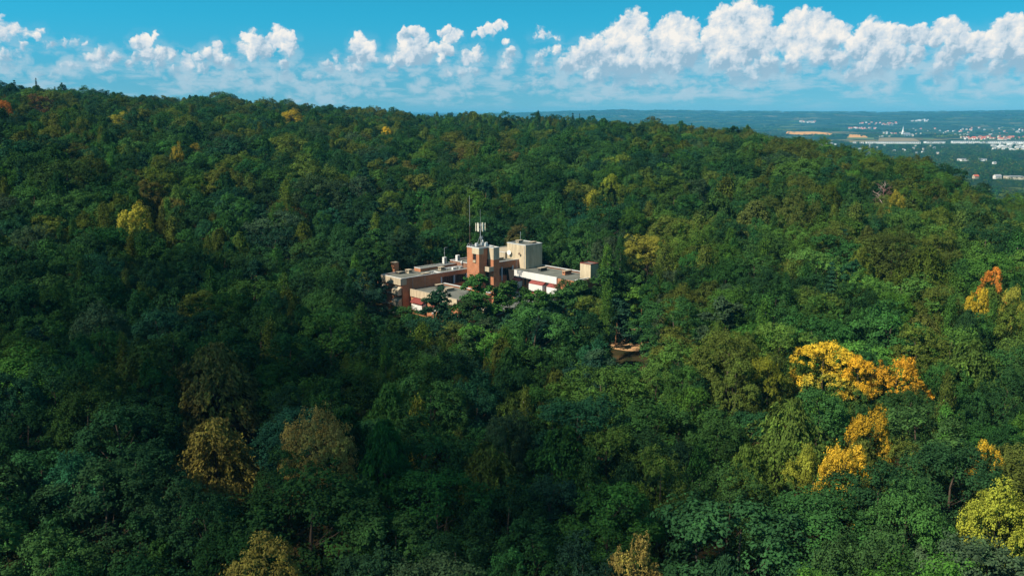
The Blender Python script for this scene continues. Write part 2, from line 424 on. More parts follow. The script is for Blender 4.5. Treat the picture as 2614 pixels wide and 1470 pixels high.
def leaf_mat(name, hue2=(1.0, 1.12, 0.75), trans=0.16, turning=False):
    """leaf colour = the object's own colour, varied per spray by 'tone'; seas = colour that part of the sprays have turned to"""
    m, n, l = new_mat(name)
    out = n.new('ShaderNodeOutputMaterial')
    oi = n.new('ShaderNodeObjectInfo'); at = n.new('ShaderNodeAttribute'); at.attribute_name = 'tone'
    ti = n.new('ShaderNodeAttribute'); ti.attribute_type = 'INSTANCER'; ti.attribute_name = 'tint'
    rp = n.new('ShaderNodeMapRange'); rp.inputs[1].default_value = 0; rp.inputs[2].default_value = 1
    rp.inputs[3].default_value = 0.5; rp.inputs[4].default_value = 1.7
    l.new(at.outputs['Fac'], rp.inputs[0])
    mx = n.new('ShaderNodeMix'); mx.data_type = 'RGBA'; mx.blend_type = 'MULTIPLY'; mx.inputs[0].default_value = 1
    l.new(ti.outputs['Color'], mx.inputs[6]); l.new(rp.outputs[0], mx.inputs[7])
    h = n.new('ShaderNodeMix'); h.data_type = 'RGBA'; h.blend_type = 'MULTIPLY'
    h.inputs[7].default_value = (*hue2, 1)
    hr = n.new('ShaderNodeMapRange'); hr.inputs[1].default_value = .45; hr.inputs[2].default_value = 1.0
    l.new(at.outputs['Fac'], hr.inputs[0]); l.new(hr.outputs[0], h.inputs[0]); l.new(mx.outputs[2], h.inputs[6])
    if turning:      # boughs low in the crown and here and there still green
        tcn = n.new('ShaderNodeTexCoord'); t3 = n.new('ShaderNodeTexNoise'); t3.inputs['Scale'].default_value = .33; t3.inputs['Detail'].default_value = 3
        l.new(tcn.outputs['Object'], t3.inputs['Vector'])
        sz = n.new('ShaderNodeSeparateXYZ'); l.new(tcn.outputs['Object'], sz.inputs[0])
        hm_ = n.new('ShaderNodeMath'); hm_.operation = 'MULTIPLY_ADD'; hm_.inputs[1].default_value = -.055; hm_.inputs[2].default_value = .85
        l.new(sz.outputs[2], hm_.inputs[0])
        ad = n.new('ShaderNodeMath'); l.new(hm_.outputs[0], ad.inputs[0]); l.new(t3.outputs['Fac'], ad.inputs[1])
        gr = n.new('ShaderNodeMapRange'); gr.interpolation_type = 'SMOOTHSTEP'; gr.inputs[1].default_value = .52; gr.inputs[2].default_value = .80
        l.new(ad.outputs[0], gr.inputs[0])
        gm_ = n.new('ShaderNodeMix'); gm_.data_type = 'RGBA'; gm_.inputs[7].default_value = (.055, .115, .026, 1)
        l.new(gr.outputs[0], gm_.inputs[0]); l.new(h.outputs[2], gm_.inputs[6]); h = gm_
    # whole-tree lightness
    rr = n.new('ShaderNodeMapRange'); rr.inputs[3].default_value = .72; rr.inputs[4].default_value = 1.32
    l.new(oi.outputs['Random'], rr.inputs[0])
    f = n.new('ShaderNodeMix'); f.data_type = 'RGBA'; f.blend_type = 'MULTIPLY'; f.inputs[0].default_value = 1
    l.new(h.outputs[2], f.inputs[6]); l.new(rr.outputs[0], f.inputs[7])
    d = n.new('ShaderNodeBsdfDiffuse'); t = n.new('ShaderNodeBsdfTranslucent'); ms = n.new('ShaderNodeMixShader')
    ms.inputs[0].default_value = trans
    l.new(f.outputs[2], d.inputs[0]); l.new(f.outputs[2], t.inputs[0])
    l.new(d.outputs[0], ms.inputs[1]); l.new(t.outputs[0], ms.inputs[2]); l.new(ms.outputs[0], out.inputs[0])
    return m


M = {}
M['leaf'] = leaf_mat('leaf')
M['turning_leaf'] = leaf_mat('turning_leaf', (1.15, 1.1, .9), .2, True)
M['needle'] = leaf_mat('needle', (1.2, 1.1, .8), .15)
M['bark'] = plain('bark', (0.09, 0.065, 0.045), .95, .4, 3, streak=True)
M['pine_bark'] = plain('pine_bark', (0.30, 0.15, 0.07), .95, .4, 2, streak=True)
M['pale_bark'] = plain('pale_bark', (0.42, 0.38, 0.32), .95, .35, 2, streak=True)
M['brick'] = brick_mat('brick', (0.52, 0.19, 0.08), (0.41, 0.145, 0.062))
M['brick_dark'] = brick_mat('brick_dark', (0.25, 0.105, 0.06), (0.2, 0.085, 0.05))
M['concrete'] = plain('concrete', (0.46, 0.38, 0.27), .9, .22, 1.2, streak=True)
M['cream'] = plain('cream', (0.54, 0.44, 0.30), .9, .34, 0.9, streak=True)
M['white'] = plain('white_paint', (0.70, 0.68, 0.64), .7, .1, 1.2, streak=True)
M['coping'] = plain('coping', (0.58, 0.58, 0.56), .55, .2, 2)
M['roof'] = plain('roofing_felt', (0.15, 0.155, 0.13), .95, .45, .45)
M['roof_dark'] = plain('roofing_felt_dark', (0.075, 0.08, 0.075), .95, .35, .5)
M['glass'] = plain('window_glass', (0.02, 0.025, 0.03), .08, .2, .7, spec=.6)
M['frame'] = plain('window_frame', (0.16, 0.10, 0.07), .7, .2)
M['pillar'] = plain('pale_pillar', (0.40, 0.47, 0.52), .8, .15)
M['red_metal'] = plain('red_sheet', (0.24, 0.055, 0.045), .6, .25, 2, streak=True)
M['metal'] = plain('galvanised', (0.45, 0.47, 0.48), .45, .2, 3, metal=.5)
M['dark'] = plain('dark_slot', (0.025, 0.022, 0.02), .9, .2)
M['antenna'] = plain('antenna_white', (0.78, 0.72, 0.56), .5, .12, 2)

# ------------------------------------------------------------------ the lie of the land
# canopy height relative to the camera, by sideways tangent (column pixel) and distance
COLS_PX = np.array([-500, 0, 500, 900, 1150, 1400, 1650, 1880, 2150, 2300, 2614, 3000], float)
DIST = np.array([40, 60, 130, 170, 200, 225, 255, 300, 340, 420, 500, 600, 700, 800, 1000, 1250, 1600, 2100], float)
TAB = np.array([
    [-44, -44, -41, -38, -37, -35, -32, -24, -14, 1, 10, 16, 24, 30, 36, 30, -20, -110],
    [-44, -44, -41, -39, -37, -35, -33, -25, -16, -1, 8, 14, 21, 27, 32, 24, -30, -110],
    [-44, -44, -41.5, -40, -38.5, -37.5, -35, -28, -20, -8, 1, 7, 12, 16, 22, 14, -40, -110],
    [-44, -44, -42, -42, -41, -40, -36, -29, -22, -12, -5, 0, 4, 7, 10, 0, -50, -110],
    [-44, -44, -43, -44.5, -46, -47, -38, -30, -23, -14, -8, -5, -3, -1, 0, -12, -60, -110],
    [-44, -44, -43, -44, -44, -42, -37, -30, -24, -15, -10, -8, -6, -4, -2, -14, -60, -110],
    [-44, -44, -42, -41.5, -40, -38, -35, -29, -24, -17, -12, -9, -7, -6.5, -12, -30, -80, -110],
    [-44, -44, -41, -39, -36, -34, -32, -27, -23, -17, -13, -11, -12, -18, -40, -70, -100, -110],
    [-44, -44, -41, -39, -35, -32, -30, -25, -22, -18, -18, -24, -38, -55, -85, -100, -110, -110],
    [-44, -44, -41, -40, -36, -33, -30, -26, -23.5, -22, -25, -36, -52, -68, -92, -105, -110, -110],
    [-44, -44, -42, -41, -38, -36, -34, -33, -34, -37, -44, -58, -74, -88, -104, -110, -110, -110],
    [-44, -44, -43, -42, -41, -40, -39, -40, -42, -48, -58, -74, -88, -98, -108, -110, -110, -110],
], float)
_f = np.interp(DIST, [420, 500, 600, 800, 1250], [0, -3, -5.5, -8, -8])
TAB += _f[None, :] * np.interp(COLS_PX, [0, 900, 1400, 1900, 2300], [1, .8, .5, .3, 0])[:, None]
COLS_S = (COLS_PX - 1307) / FPX
AZ_S = np.arctan(COLS_S)


def interp2(s, d):
    s = np.clip(np.asarray(s, float), COLS_S[0], COLS_S[-1]); d = np.clip(np.asarray(d, float), DIST[0], DIST[-1])
    i = np.clip(np.searchsorted(COLS_S, s) - 1, 0, len(COLS_S) - 2)
    j = np.clip(np.searchsorted(DIST, d) - 1, 0, len(DIST) - 2)
    a = (s - COLS_S[i]) / (COLS_S[i + 1] - COLS_S[i]); b = (d - DIST[j]) / (DIST[j + 1] - DIST[j])
    a = a * a * (3 - 2 * a)
    return (TAB[i, j] * (1 - a) + TAB[i + 1, j] * a) * (1 - b) + (TAB[i, j + 1] * (1 - a) + TAB[i + 1, j + 1] * a) * b


def canopy(x, y):
    """height of the tops of the trees above z = 0 at (x, y)"""
    x = np.asarray(x, float); y = np.asarray(y, float)
    r = np.hypot(x, y)
    az = np.clip(np.arctan2(x, y), AZ_S[0], AZ_S[-1])
    return CZ + interp2(np.tan(az), r)


def vnoise(x, y, sc, seed=0):
    """cheap smooth noise: a few sine products"""
    r_ = np.random.default_rng(seed); o = 0
    for k in range(5):
        a, b, c, e = r_.uniform(0, 6.28, 4); f = (1.0 + .8 * k) / sc
        o = o + np.sin(x * f * math.cos(a) + y * f * math.sin(a) + c) * np.sin(x * f * math.sin(b) - y * f * math.cos(b) + e) / (1 + k)
    return o


VALLEY = CZ - 128.0
BASE = Vector((-30.706, 242.086, 0.0)); BROT = R(43.5)


def ground_z(x, y):
    x = np.asarray(x, float); y = np.asarray(y, float)
    r = np.hypot(x, y)
    g = canopy(x, y) - 18.0
    t = np.clip((r - 1900) / 300, 0, 1)
    hills = 14 * vnoise(x, y, 900, 3) * np.clip((r - 2500) / 2500, 0, 1)
    far = np.clip((r - 7000) / 6500, 0, 1); far = far * far * (3 - 2 * far)
    hills = hills + far * (150 + 26 * vnoise(x, y, 2300, 5) + 8 * vnoise(x, y, 800, 8))
    z = g * (1 - t) + (VALLEY + hills) * t
    # level pad under the building
    dx = x - BASE.x; dy = y - BASE.y
    u = dx * math.cos(BROT) + dy * math.sin(BROT); v = dx * math.sin(BROT) - dy * math.cos(BROT)
    d = np.maximum(np.maximum(-4 - u, u - 62), np.maximum(-12 - v, v - 38))
    k = np.clip(1 - d / 25, 0, 1); k = k * k * (3 - 2 * k)
    return z * (1 - k) + (-0.6) * k


def polar_sheet(name, azs, rads, mat, skip_inner=True):
    A, Rr = np.meshgrid(azs, rads)
    X = Rr * np.sin(A); Y = Rr * np.cos(A); Z = ground_z(X, Y)
    V = np.stack([X, Y, Z], -1).reshape(-1, 3); na = len(azs)
    F = []
    for i in range(len(rads) - 1):
        for j in range(na - 1):
            F.append((i * na + j, i * na + j + 1, (i + 1) * na + j + 1, (i + 1) * na + j))
    me = poly_mesh(name, V, F, [mat], smooth=True)
    return link(name, me)


# forest floor and valley share one sheet
gm, n, l = new_mat('ground_cover')
out = n.new('ShaderNodeOutputMaterial'); d = n.new('ShaderNodeBsdfDiffuse')
geo = n.new('ShaderNodeNewGeometry')
sep = n.new('ShaderNodeSeparateXYZ'); l.new(geo.outputs['Position'], sep.inputs[0])
# fields: stretched cells, some ploughed, some grass, most wooded
mp = n.new('ShaderNodeMapping'); mp.inputs['Scale'].default_value = (1 / 420., 1 / 300., 0); mp.inputs['Rotation'].default_value = (0, 0, .5)
l.new(geo.outputs['Position'], mp.inputs[0])
vo = n.new('ShaderNodeTexVoronoi'); vo.inputs['Scale'].default_value = 1.0; vo.feature = 'F1'
l.new(mp.outputs[0], vo.inputs['Vector'])
sx = n.new('ShaderNodeSeparateColor'); l.new(vo.outputs['Color'], sx.inputs[0])
cr = n.new('ShaderNodeValToRGB'); e = cr.color_ramp; e.interpolation = 'CONSTANT'
stops = [(0, (.030, .062, .025)), (.30, (.045, .085, .03)), (.46, (.022, .05, .024)), (.66, (.10, .13, .04)), (.76, (.03, .06, .026)), (.88, (.21, .17, .07)), (.94, (.10, .12, .045))]
e.elements[0].position, e.elements[0].color = stops[0][0], (*stops[0][1], 1)
e.elements[1].position, e.elements[1].color = stops[1][0], (*stops[1][1], 1)
for p_, c_ in stops[2:]:
    el = e.elements.new(p_); el.color = (*c_, 1)
l.new(sx.outputs[0], cr.inputs[0])
nz = n.new('ShaderNodeTexNoise'); nz.inputs['Scale'].default_value = 1 / 260.; nz.inputs['Detail'].default_value = 8; nz.inputs['Roughness'].default_value = .62
l.new(geo.outputs['Position'], nz.inputs['Vector'])
wr = n.new('ShaderNodeMapRange'); wr.inputs[1].default_value = .47; wr.inputs[2].default_value = .55
l.new(nz.outputs['Fac'], wr.inputs[0])
wm = n.new('ShaderNodeMix'); wm.data_type = 'RGBA'; wm.inputs[7].default_value = (.018, .042, .020, 1)
l.new(wr.outputs[0], wm.inputs[0]); l.new(cr.outputs[0], wm.inputs[6])
# leaf litter near by
n2 = n.new('ShaderNodeTexNoise'); n2.inputs['Scale'].default_value = .25; n2.inputs['Detail'].default_value = 8
l.new(geo.outputs['Position'], n2.inputs['Vector'])
lc = n.new('ShaderNodeValToRGB'); lc.color_ramp.elements[0].color = (.020, .024, .010, 1); lc.color_ramp.elements[1].color = (.07, .045, .02, 1)
lc.color_ramp.elements[0].position = .35; lc.color_ramp.elements[1].position = .7
l.new(n2.outputs['Fac'], lc.inputs[0])
ln = n.new('ShaderNodeVectorMath'); ln.operation = 'LENGTH'; l.new(geo.outputs['Position'], ln.inputs[0])
fr = n.new('ShaderNodeMapRange'); fr.inputs[1].default_value = 1500; fr.inputs[2].default_value = 1900
l.new(ln.outputs['Value'], fr.inputs[0])
gx = n.new('ShaderNodeMix'); gx.data_type = 'RGBA'
l.new(fr.outputs[0], gx.inputs[0]); l.new(lc.outputs[0], gx.inputs[6]); l.new(wm.outputs[2], gx.inputs[7])
l.new(gx.outputs[2], d.inputs[0]); l.new(d.outputs[0], out.inputs[0])

azs = np.concatenate([np.arange(-180, -48, 6), np.arange(-48, 48, .75), np.arange(48, 180.1, 6)]) * math.pi / 180
rads = np.concatenate([[0.5, 10, 25], np.arange(40, 400, 8), np.arange(400, 1600, 25), np.arange(1600, 3000, 70), np.geomspace(3000, 42000, 70)])
tag(polar_sheet('ground', azs, rads, gm), 'ground of the wooded hills and the far farmed valley', kind='structure')

# ------------------------------------------------------------------ the brick office block
BL = empty('office_block', (BASE.x, BASE.y, 0.0), BROT)
tag(BL, 'flat roofed brick and concrete office block with a tower, standing among the trees', 'building')


def W(u0, u1, v0, v1, z0, z1):
    return (u0, u1, -v1, -v0, z0, z1)
def part(name, mat, *boxes, parent=None):
    b = MB()
    for q in boxes: b.box(*W(*q))
    return b.build(name, M[mat], parent or BL)
def coping(*boxes): return part('coping', 'coping', *boxes)


def rim(u0, u1, v0, v1, z, w=.28, h=.16, sides='uUvV', mat='coping'):
    """white metal coping round a roof, butted end to end; one part for each side"""
    if 'u' in sides: part('coping', mat, (u0 - .06, u0 + w, v0 - .06, v1 + .06, z, z + h))
    if 'U' in sides: part('coping', mat, (u1 - w, u1 + .06, v0 - .06, v1 + .06, z, z + h))
    if 'v' in sides: part('coping', mat, (u0 + w, u1 - w, v0 - .06, v0 + w, z, z + h))
    if 'V' in sides: part('coping', mat, (u0 + w, u1 - w, v1 - w, v1 + .06, z, z + h))


def window_u(u, v0, v1, z0, z1, n=3, depth=.22):
    """window in a wall that faces -u (front left), recessed; frame, mullions and one pane"""
    f = MB(); t = .07; a = u + depth - .1
    f.box(*W(a, u + depth, v0, v1, z0, z0 + t)); f.box(*W(a, u + depth, v0, v1, z1 - t, z1))
    for k in range(n + 1):
        c = v0 + (v1 - v0 - t) * k / n
        f.box(*W(a, u + depth, c, c + t, z0 + t, z1 - t))
    o = f.build('window', M['frame'], BL)
    MB().box(*W(u + depth + .01, u + depth + .04, v0, v1, z0, z1)).build('pane', M['glass'], o)
    return o


def window_v(v, u0, u1, z0, z1, n=3, depth=.22):
    """the same in a wall that faces +v (front right)"""
    f = MB(); t = .07; a = v - depth
    f.box(*W(u0, u1, a, a + .1, z0, z0 + t)); f.box(*W(u0, u1, a, a + .1, z1 - t, z1))
    for k in range(n + 1):
        c = u0 + (u1 - u0 - t) * k / n
        f.box(*W(c, c + t, a, a + .1, z0 + t, z1 - t))
    o = f.build('window', M['frame'], BL)
    MB().box(*W(u0, u1, a - .04, a - .01, z0, z1)).build('pane', M['glass'], o)
    return o


def bay_u(u, v0, v1, z0, zs, z1, mat, top, out_=1.15):
    """projecting balcony box on a -u wall: upright front, sloped top from the wall (z1) down to the front (zs)"""
    b = MB().prism([(u - out_, z0), (u - .003, z0), (u - .003, zs), (u - out_, zs)], -v1, -v0)
    o = b.build('balcony', M[mat], BL)
    MB().prism([(u - out_ - .06, zs + .003), (u - .003, zs + .003), (u - .003, z1), (u - out_ - .06, zs + .08)], -v1 - .04, -v0 + .04).build('sloped_hood', M[top], o)
    MB().box(*W(u - out_ - .05, u - out_ - .003, v0 + .18, v1 - .5, z0 + .2, zs - .15)).build('panel', M[mat], o)
    return o


def vent(u0, u1, v0, v1, z0, z1, mat='concrete', face='v', name='roof_vent'):
    """brick or concrete vent box on the roof with a dark slot and a slab on top"""
    o = part(name, mat, (u0, u1, v0, v1, z0, z1 - .14))
    part('cap', 'concrete' if mat != 'dark' else 'roof_dark', (u0 - .1, u1 + .1, v0 - .1, v1 + .1, z1 - .137, z1), parent=o)
    h = z1 - z0
    part('slot', 'dark', (u0 + .25, u1 - .25, v1 - .05, v1 + .012, z0 + h * .42, z0 + h * .68), parent=o)
    part('slot', 'dark', (u0 - .012, u0 + .05, v0 + .25, v1 - .25, z0 + h * .42, z0 + h * .68), parent=o)
    return o


# --- left wing: u 0..25, v -9.5..0, roof 9.45
part('wall', 'brick', (0.25, 14.0, -.35, 0, -2, 9.45))                     # long front right wall, plain part
part('wall', 'brick', (14.0, 25.0, -.35, 0, 8.25, 9.45))                   # over the window strip
part('wall', 'brick', (14.0, 25.0, -.35, 0, -2, 5.75))                     # under it
part('concrete_corner', 'concrete', (-.02, 1.75, -.2, .03, 7.65, 9.46))
part('wall', 'brick', (0.25, 25, -9.5, -9.15, -2, 9.45))
part('wall', 'brick', (.25, .6, -9.15, -.35, -2, 3.1))
for z0 in (3.1, 6.2):                                                       # storeys of the end facade
    part('wall', 'brick', (.25, .6, -9.15, -.35, z0 - .55 + .553, z0 + .35 + .9))
for v in (-9.15, -7.35, -4.25, -3.25, -.75):
    part('wall', 'brick', (.25, .6, v, v + .4, 4.353, 6.197))
for z0 in (4.4, 7.42):
    pass
window_u(.25, -7.0, -4.3, 7.35 - 1.4 + .0, 7.35, 4)
window_u(.25, -7.0, -4.3, 2.9, 4.3, 4)
part('spandrel', 'brick', (.02, .24, -7.2, -4.2, 5.1, 5.9)); part('sill', 'concrete', (-.02, .24, -7.25, -4.15, 4.62, 5.097))
part('spandrel', 'brick', (.02, .24, -7.2, -4.2, 2.05, 2.85)); part('sill', 'concrete', (-.02, .24, -7.25, -4.15, 1.57, 2.047))
for k in range(8):                                                          # concrete parapet panels, one by one
    a = -9.5 + k * 9.5 / 8
    part('parapet_panel', 'concrete', (-.28, 0.247, a + .02, a + 9.5 / 8 - .02, 7.62, 9.44))
for z0 in (1.75, 4.85):
    bay_u(.0, -3.15, -.1, z0, z0 + 1.45, z0 + 2.3, 'concrete', 'concrete')
    bay_u(.0, -9.7, -7.35, z0 - .1, z0 + 1.35, z0 + 2.2, 'concrete', 'concrete')
bay_u(.0, -3.15, -.1, -1.3, .1, .95, 'concrete', 'concrete')
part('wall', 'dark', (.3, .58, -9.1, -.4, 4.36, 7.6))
# strip of windows with pale pillars
for a, b_ in ((14.45, 18.85), (19.35, 23.6)): window_v(0, a, b_, 5.75, 8.25, 5, .3)
part('wall', 'dark', (14.0, 25, -.55, -.38, 5.7, 8.3))
for a in (14.0, 18.87, 23.62): part('pillar', 'pillar', (a, a + .46, -.3, .08, 5.753, 8.247))
part('roof', 'roof', (.3, 25, -9.2, -.05, 9.1, 9.3))
rim(0, 25, -9.5, 0, 9.46, sides='uvV')
# raised rear roof with its own kerb
part('raised_roof', 'brick', (11.3, 25, -8.9, -6.0, 9.31, 10.25)); part('roof', 'roof', (11.55, 24.8, -8.65, -6.2, 10.26, 10.3))
rim(11.3, 25, -8.9, -6.0, 10.25, sides='uvV', w=.24)
part('roof_kerb', 'coping', (11.3, 14.2, -3.6, -3.3, 9.303, 9.62)); part('roof_kerb', 'coping', (14.2, 14.5, -3.6, -.3, 9.303, 9.62))
part('roof', 'roof', (14.5, 24.9, -5.97, -.3, 9.303, 9.5))
vent(7.3, 8.6, -7.9, -6.3, 9.3, 10.35); vent(16.4, 17.9, -4.2, -2.9, 9.5, 10.5); vent(4.6, 6.4, -8.6, -7.3, 9.3, 9.95, 'roof_dark')
vent(7.9, 10.6, -1.3, -.55, 9.3, 9.95, 'roof_dark')
vent(4.6, 6.2, -11.1, -9.56, -2, 12.4, 'brick', name='chimney')
for a in (11.0, 11.6): MB().tube([(a, .3, 9.3), (a, .3, 10.4)], .05).build('vent_pipe', M['coping'], BL)
MB().tube([(8.2, 3.4 - .05, 9.3), (8.2, -.08, 9.2), (8.2, -.08, 3)], .05).build('downpipe', M['metal'], BL)
MB().tube([(3.9, -.07, 9.2), (3.9, -.07, 0)], .05).build('downpipe', M['metal'], BL)

# --- low wing in front: u 2.4..14.8, v 0..21, roof 6.2
part('wall', 'brick', (2.75, 3.1, .003, 21, -2, 6.1)); part('wall', 'brick', (3.1, 14.8, 20.65, 21, -2, 6.1)); part('wall', 'brick', (14.45, 14.8, .003, 20.65, -2, 6.1))
part('roof', 'roof', (3.1, 14.5, .05, 20.7, 5.85, 6.02))
for k in range(14):
    a = .75 + k * 1.45
    part('fascia_panel', 'cream', (2.35, 2.747, a + .012, a + 1.438, 4.45, 6.4))
rim(2.35, 14.8, .35, 21, 6.42, sides='U', w=.35, h=.2)
part('coping', 'concrete', (2.33, 2.77, .75, 21.05, 6.403, 6.47))
vent(8.3, 11.2, 8.4, 9.5, 6.02, 6.95, 'concrete'); vent(10.6, 12.9, 1.6, 2.6, 6.02, 6.8, 'roof_dark')


def awning(u, v0, v1, z1, z0, out_):
    o = MB().prism([(u - .003, z1), (u - .003, z1 - .1), (u - out_, z0 - .1), (u - out_, z0)], -v1, -v0).build('awning', M['red_metal'], BL)
    n_ = int((v1 - v0) / .6)
    for k in range(n_ + 1):
        a = v0 + (v1 - v0 - .08) * k / n_
        MB().prism([(u - .003, z1 + .07), (u - .003, z1 + .002), (u - out_ - .03, z0 + .002), (u - out_ - .03, z0 + .07)], -a - .08, -a).build('seam', M['red_metal'], o)
    return o
awning(2.75, 2.6, 7.8, 4.4, 3.3, 1.9)
awning(2.75, 11.5, 17, 4.4, 3.3, 1.9)
for a in (2.8, 11.7): bay_u(2.75, a, a + 4.6, 1.2, 2.6, 3.2, 'white', 'white', 1.5)

# --- brick tower
part('wall', 'brick', (19.6, 22.8, 5.2, 7.7, -2, 17)); part('wall', 'brick', (19.95, 22.8, 7.7, 9.15, -2, 17))
part('wall', 'brick', (19.6, 19.95, 9.15, 10.4, -2, 17)); part('wall', 'brick', (19.95, 22.55, 9.15, 10.4, -2, 17))
part('wall', 'brick', (19.6, 19.947, 7.7, 9.15, -2, 13.3)); part('wall', 'brick', (19.6, 19.947, 7.7, 9.15, 15.35, 17))
part('wall', 'brick', (22.8, 25.6, 5.2, 10.0, -2, 17))
window_u(19.6, 7.95, 9.0, 13.65, 15.3, 1, .3); part('sill', 'cream', (19.35, 19.597, 8.0, 9.1, 12.95, 13.6))
part('concrete_cladding', 'cream', (19.55, 19.597, 7.4, 10.43, 15.37, 16.99)); part('concrete_cladding', 'cream', (19.55, 21.3, 10.403, 10.46, 15.37, 16.99))
part('pier', 'cream', (23.3, 25.6, 10.0, 12.4, 13.7, 17.0)); part('pier', 'brick', (23.3, 25.6, 10.0, 12.4, -2, 13.697))
part('wall', 'dark', (22.55, 23.28, 10.02, 10.15, 11.9, 13.6)); part('wall', 'dark', (22.0, 23.28, 10.405, 10.45, 4.5, 10.3))
o = part('balcony', 'concrete', (21.5, 23.28, 10.47, 12.5, 10.45, 10.7))
part('parapet', 'concrete', (21.5, 21.7, 10.47, 12.5, 10.703, 11.8), parent=o); part('parapet', 'concrete', (21.7, 23.28, 12.3, 12.5, 10.703, 11.8), parent=o)
part('roof', 'roof_dark', (19.7, 25.5, 5.3, 10.3, 17.003, 17.06))
rim(19.6, 25.6, 5.2, 10.4, 17.003, h=.3, w=.25); rim(23.3, 25.6, 10.47, 12.4, 17.003, h=.2, w=.2, sides='uUV')

# --- link and middle block: u 25..44, v -9..4.2, roof 10.85
part('link_wall', 'white', (24.7, 25.0, .02, 5.15, 7.4, 9.6)); part('link_wall', 'dark', (24.75, 24.98, .02, 5.15, 5, 7.397))
part('wall', 'brick_dark', (25.003, 25.4, -9, 4.2, -2, 10.9)); part('wall', 'brick', (25.4, 27.2, 3.85, 4.2, -2, 10.9))
part('wall', 'brick', (27.2, 38.9, 3.85, 4.2, 8.95, 10.9)); part('wall', 'brick', (27.2, 38.9, 3.85, 4.2, -2, 6.75)); part('wall', 'brick', (38.9, 44, 3.85, 4.2, -2, 10.9))
for a, b_ in ((27.2, 30.5), (31.0, 33.9), (34.4, 38.4)): window_v(4.2, a, b_, 6.75, 8.95, 4, .3)
part('wall', 'dark', (27.2, 38.9, 3.5, 3.8, 6.7, 9))
for a in (30.52, 33.92, 38.42): part('pillar', 'pillar', (a, a + .46, 3.9, 4.32, 5.2, 9.4 if a > 31 else 8.94))
part('wall', 'brick', (25.4, 44, -9, -8.65, -2, 10.9)); part('roof', 'roof', (25.4, 44, -8.7, 3.9, 10.5, 10.66))
rim(25.0, 44, -9, 4.2, 10.91, sides='uvV'); vent(35.5, 38.0, -.2, .9, 10.66, 11.6)
part('raised_roof', 'concrete', (40.5, 50.5, -10.5, -1.2, 10.67, 12.4)); rim(40.5, 50.5, -10.5, -1.2, 12.41, sides='uvUV')
for a in (40.0, 40.45): MB().tube([(a, -4.27, 10.9), (a, -4.27, 6.2)], .06).build('downpipe', M['coping'], BL)

# --- rendered block on the roof
part('rooftop_block', 'cream', (41.2, 48.3, -1.0, 7.2, 8.3, 15.4)); part('roof', 'roof', (41.35, 48.15, -.85, 7.05, 15.403, 15.43))
rim(41.2, 48.3, -1.0, 7.2, 15.403, h=.22, w=.22)
vent(43.2, 45.0, .8, 2.0, 15.43, 16.3, 'concrete'); vent(45.6, 47.4, 4.2, 5.6, 15.43, 15.95, 'roof_dark')
MB().tube([(41.12, -6.7, 15.3), (41.12, -6.7, 8.6)], .06).build('downpipe', M['coping'], BL)

# --- right wing: u 36.2..48.5, v 4.3..32, roof 8.4
part('wall', 'brick', (36.6, 36.95, 4.25, 32, -2, 8.3)); part('wall', 'brick', (48.15, 48.5, 4.25, 32, -2, 8.3)); part('wall', 'brick', (36.95, 48.15, 31.65, 32, -2, 8.3))
part('roof', 'roof', (36.9, 48.3, 4.3, 31.8, 8.05, 8.25))
for k in range(5):
    a = 7.4 + k * 3.5
    part('fascia_panel', 'white', (36.2, 36.597, a + .012, a + 3.488, 6.68, 8.6))
part('wall', 'dark', (36.2, 36.58, 4.25, 7.38, 5, 8.5))
rim(36.2, 48.5, 7.4, 32, 8.61, sides='UV', w=.4, h=.2); part('coping', 'white', (36.22, 36.6, 7.4, 25, 8.603, 8.66))
vent(41.5, 44.2, 12.2, 13.3, 8.25, 9.3, 'roof_dark'); vent(42.2, 45.0, 21.5, 22.6, 8.25, 9.5, 'brick')
for a, b_ in ((7.6, 10.6), (14.6, 20.3), (22.0, 26)):
    bay_u(36.6, a, b_, 3.7, 5.75, 6.65, 'white', 'red_metal', 1.5); bay_u(36.6, a, b_, .6, 2.65, 3.5, 'white', 'red_metal', 1.5)
for a in (10.9, 12.6): part('pillar', 'brick', (36.2, 36.597, a, a + .6, -2, 6.67))
for a, b_ in ((11.6, 12.55), (13.25, 14.4), (20.5, 21.8)): window_u(36.3, a, b_, 4.6, 6.5, 1, .25)
# brick stair block at the right end, red flashing
part('stair_block', 'cream', (42.3, 45.6, 28.4, 32.4, 8.26, 12.5)); part('roof', 'roof', (42.5, 45.4, 28.6, 32.2, 12.503, 12.53))
rim(42.3, 45.6, 28.4, 32.4, 12.503, w=.2, h=.2, mat='red_metal')
# rear right wing and front pavilion, mostly behind trees
part('front_pavilion', 'brick', (4, 28, 27, 34.5, -2, 4.3)); part('roof', 'roof', (4.2, 27.8, 27.2, 34.3, 4.31, 4.33)); rim(4, 28, 27, 34.5, 4.305, w=.35, h=.22)
part('front_pavilion', 'white', (15.2, 34, 21, 26.9, -2, 3.6)); part('roof', 'roof', (15.4, 33.8, 21.2, 26.7, 3.61, 3.63)); rim(15.2, 34, 21, 26.9, 3.605, w=.35, h=.22)
o = part('chimney', 'concrete', (1.0, 1.7, 32.5, 33.2, -2, 5.2)); part('cap', 'cream', (.5, 2.2, 32.0, 33.7, 5.203, 5.7), parent=o)

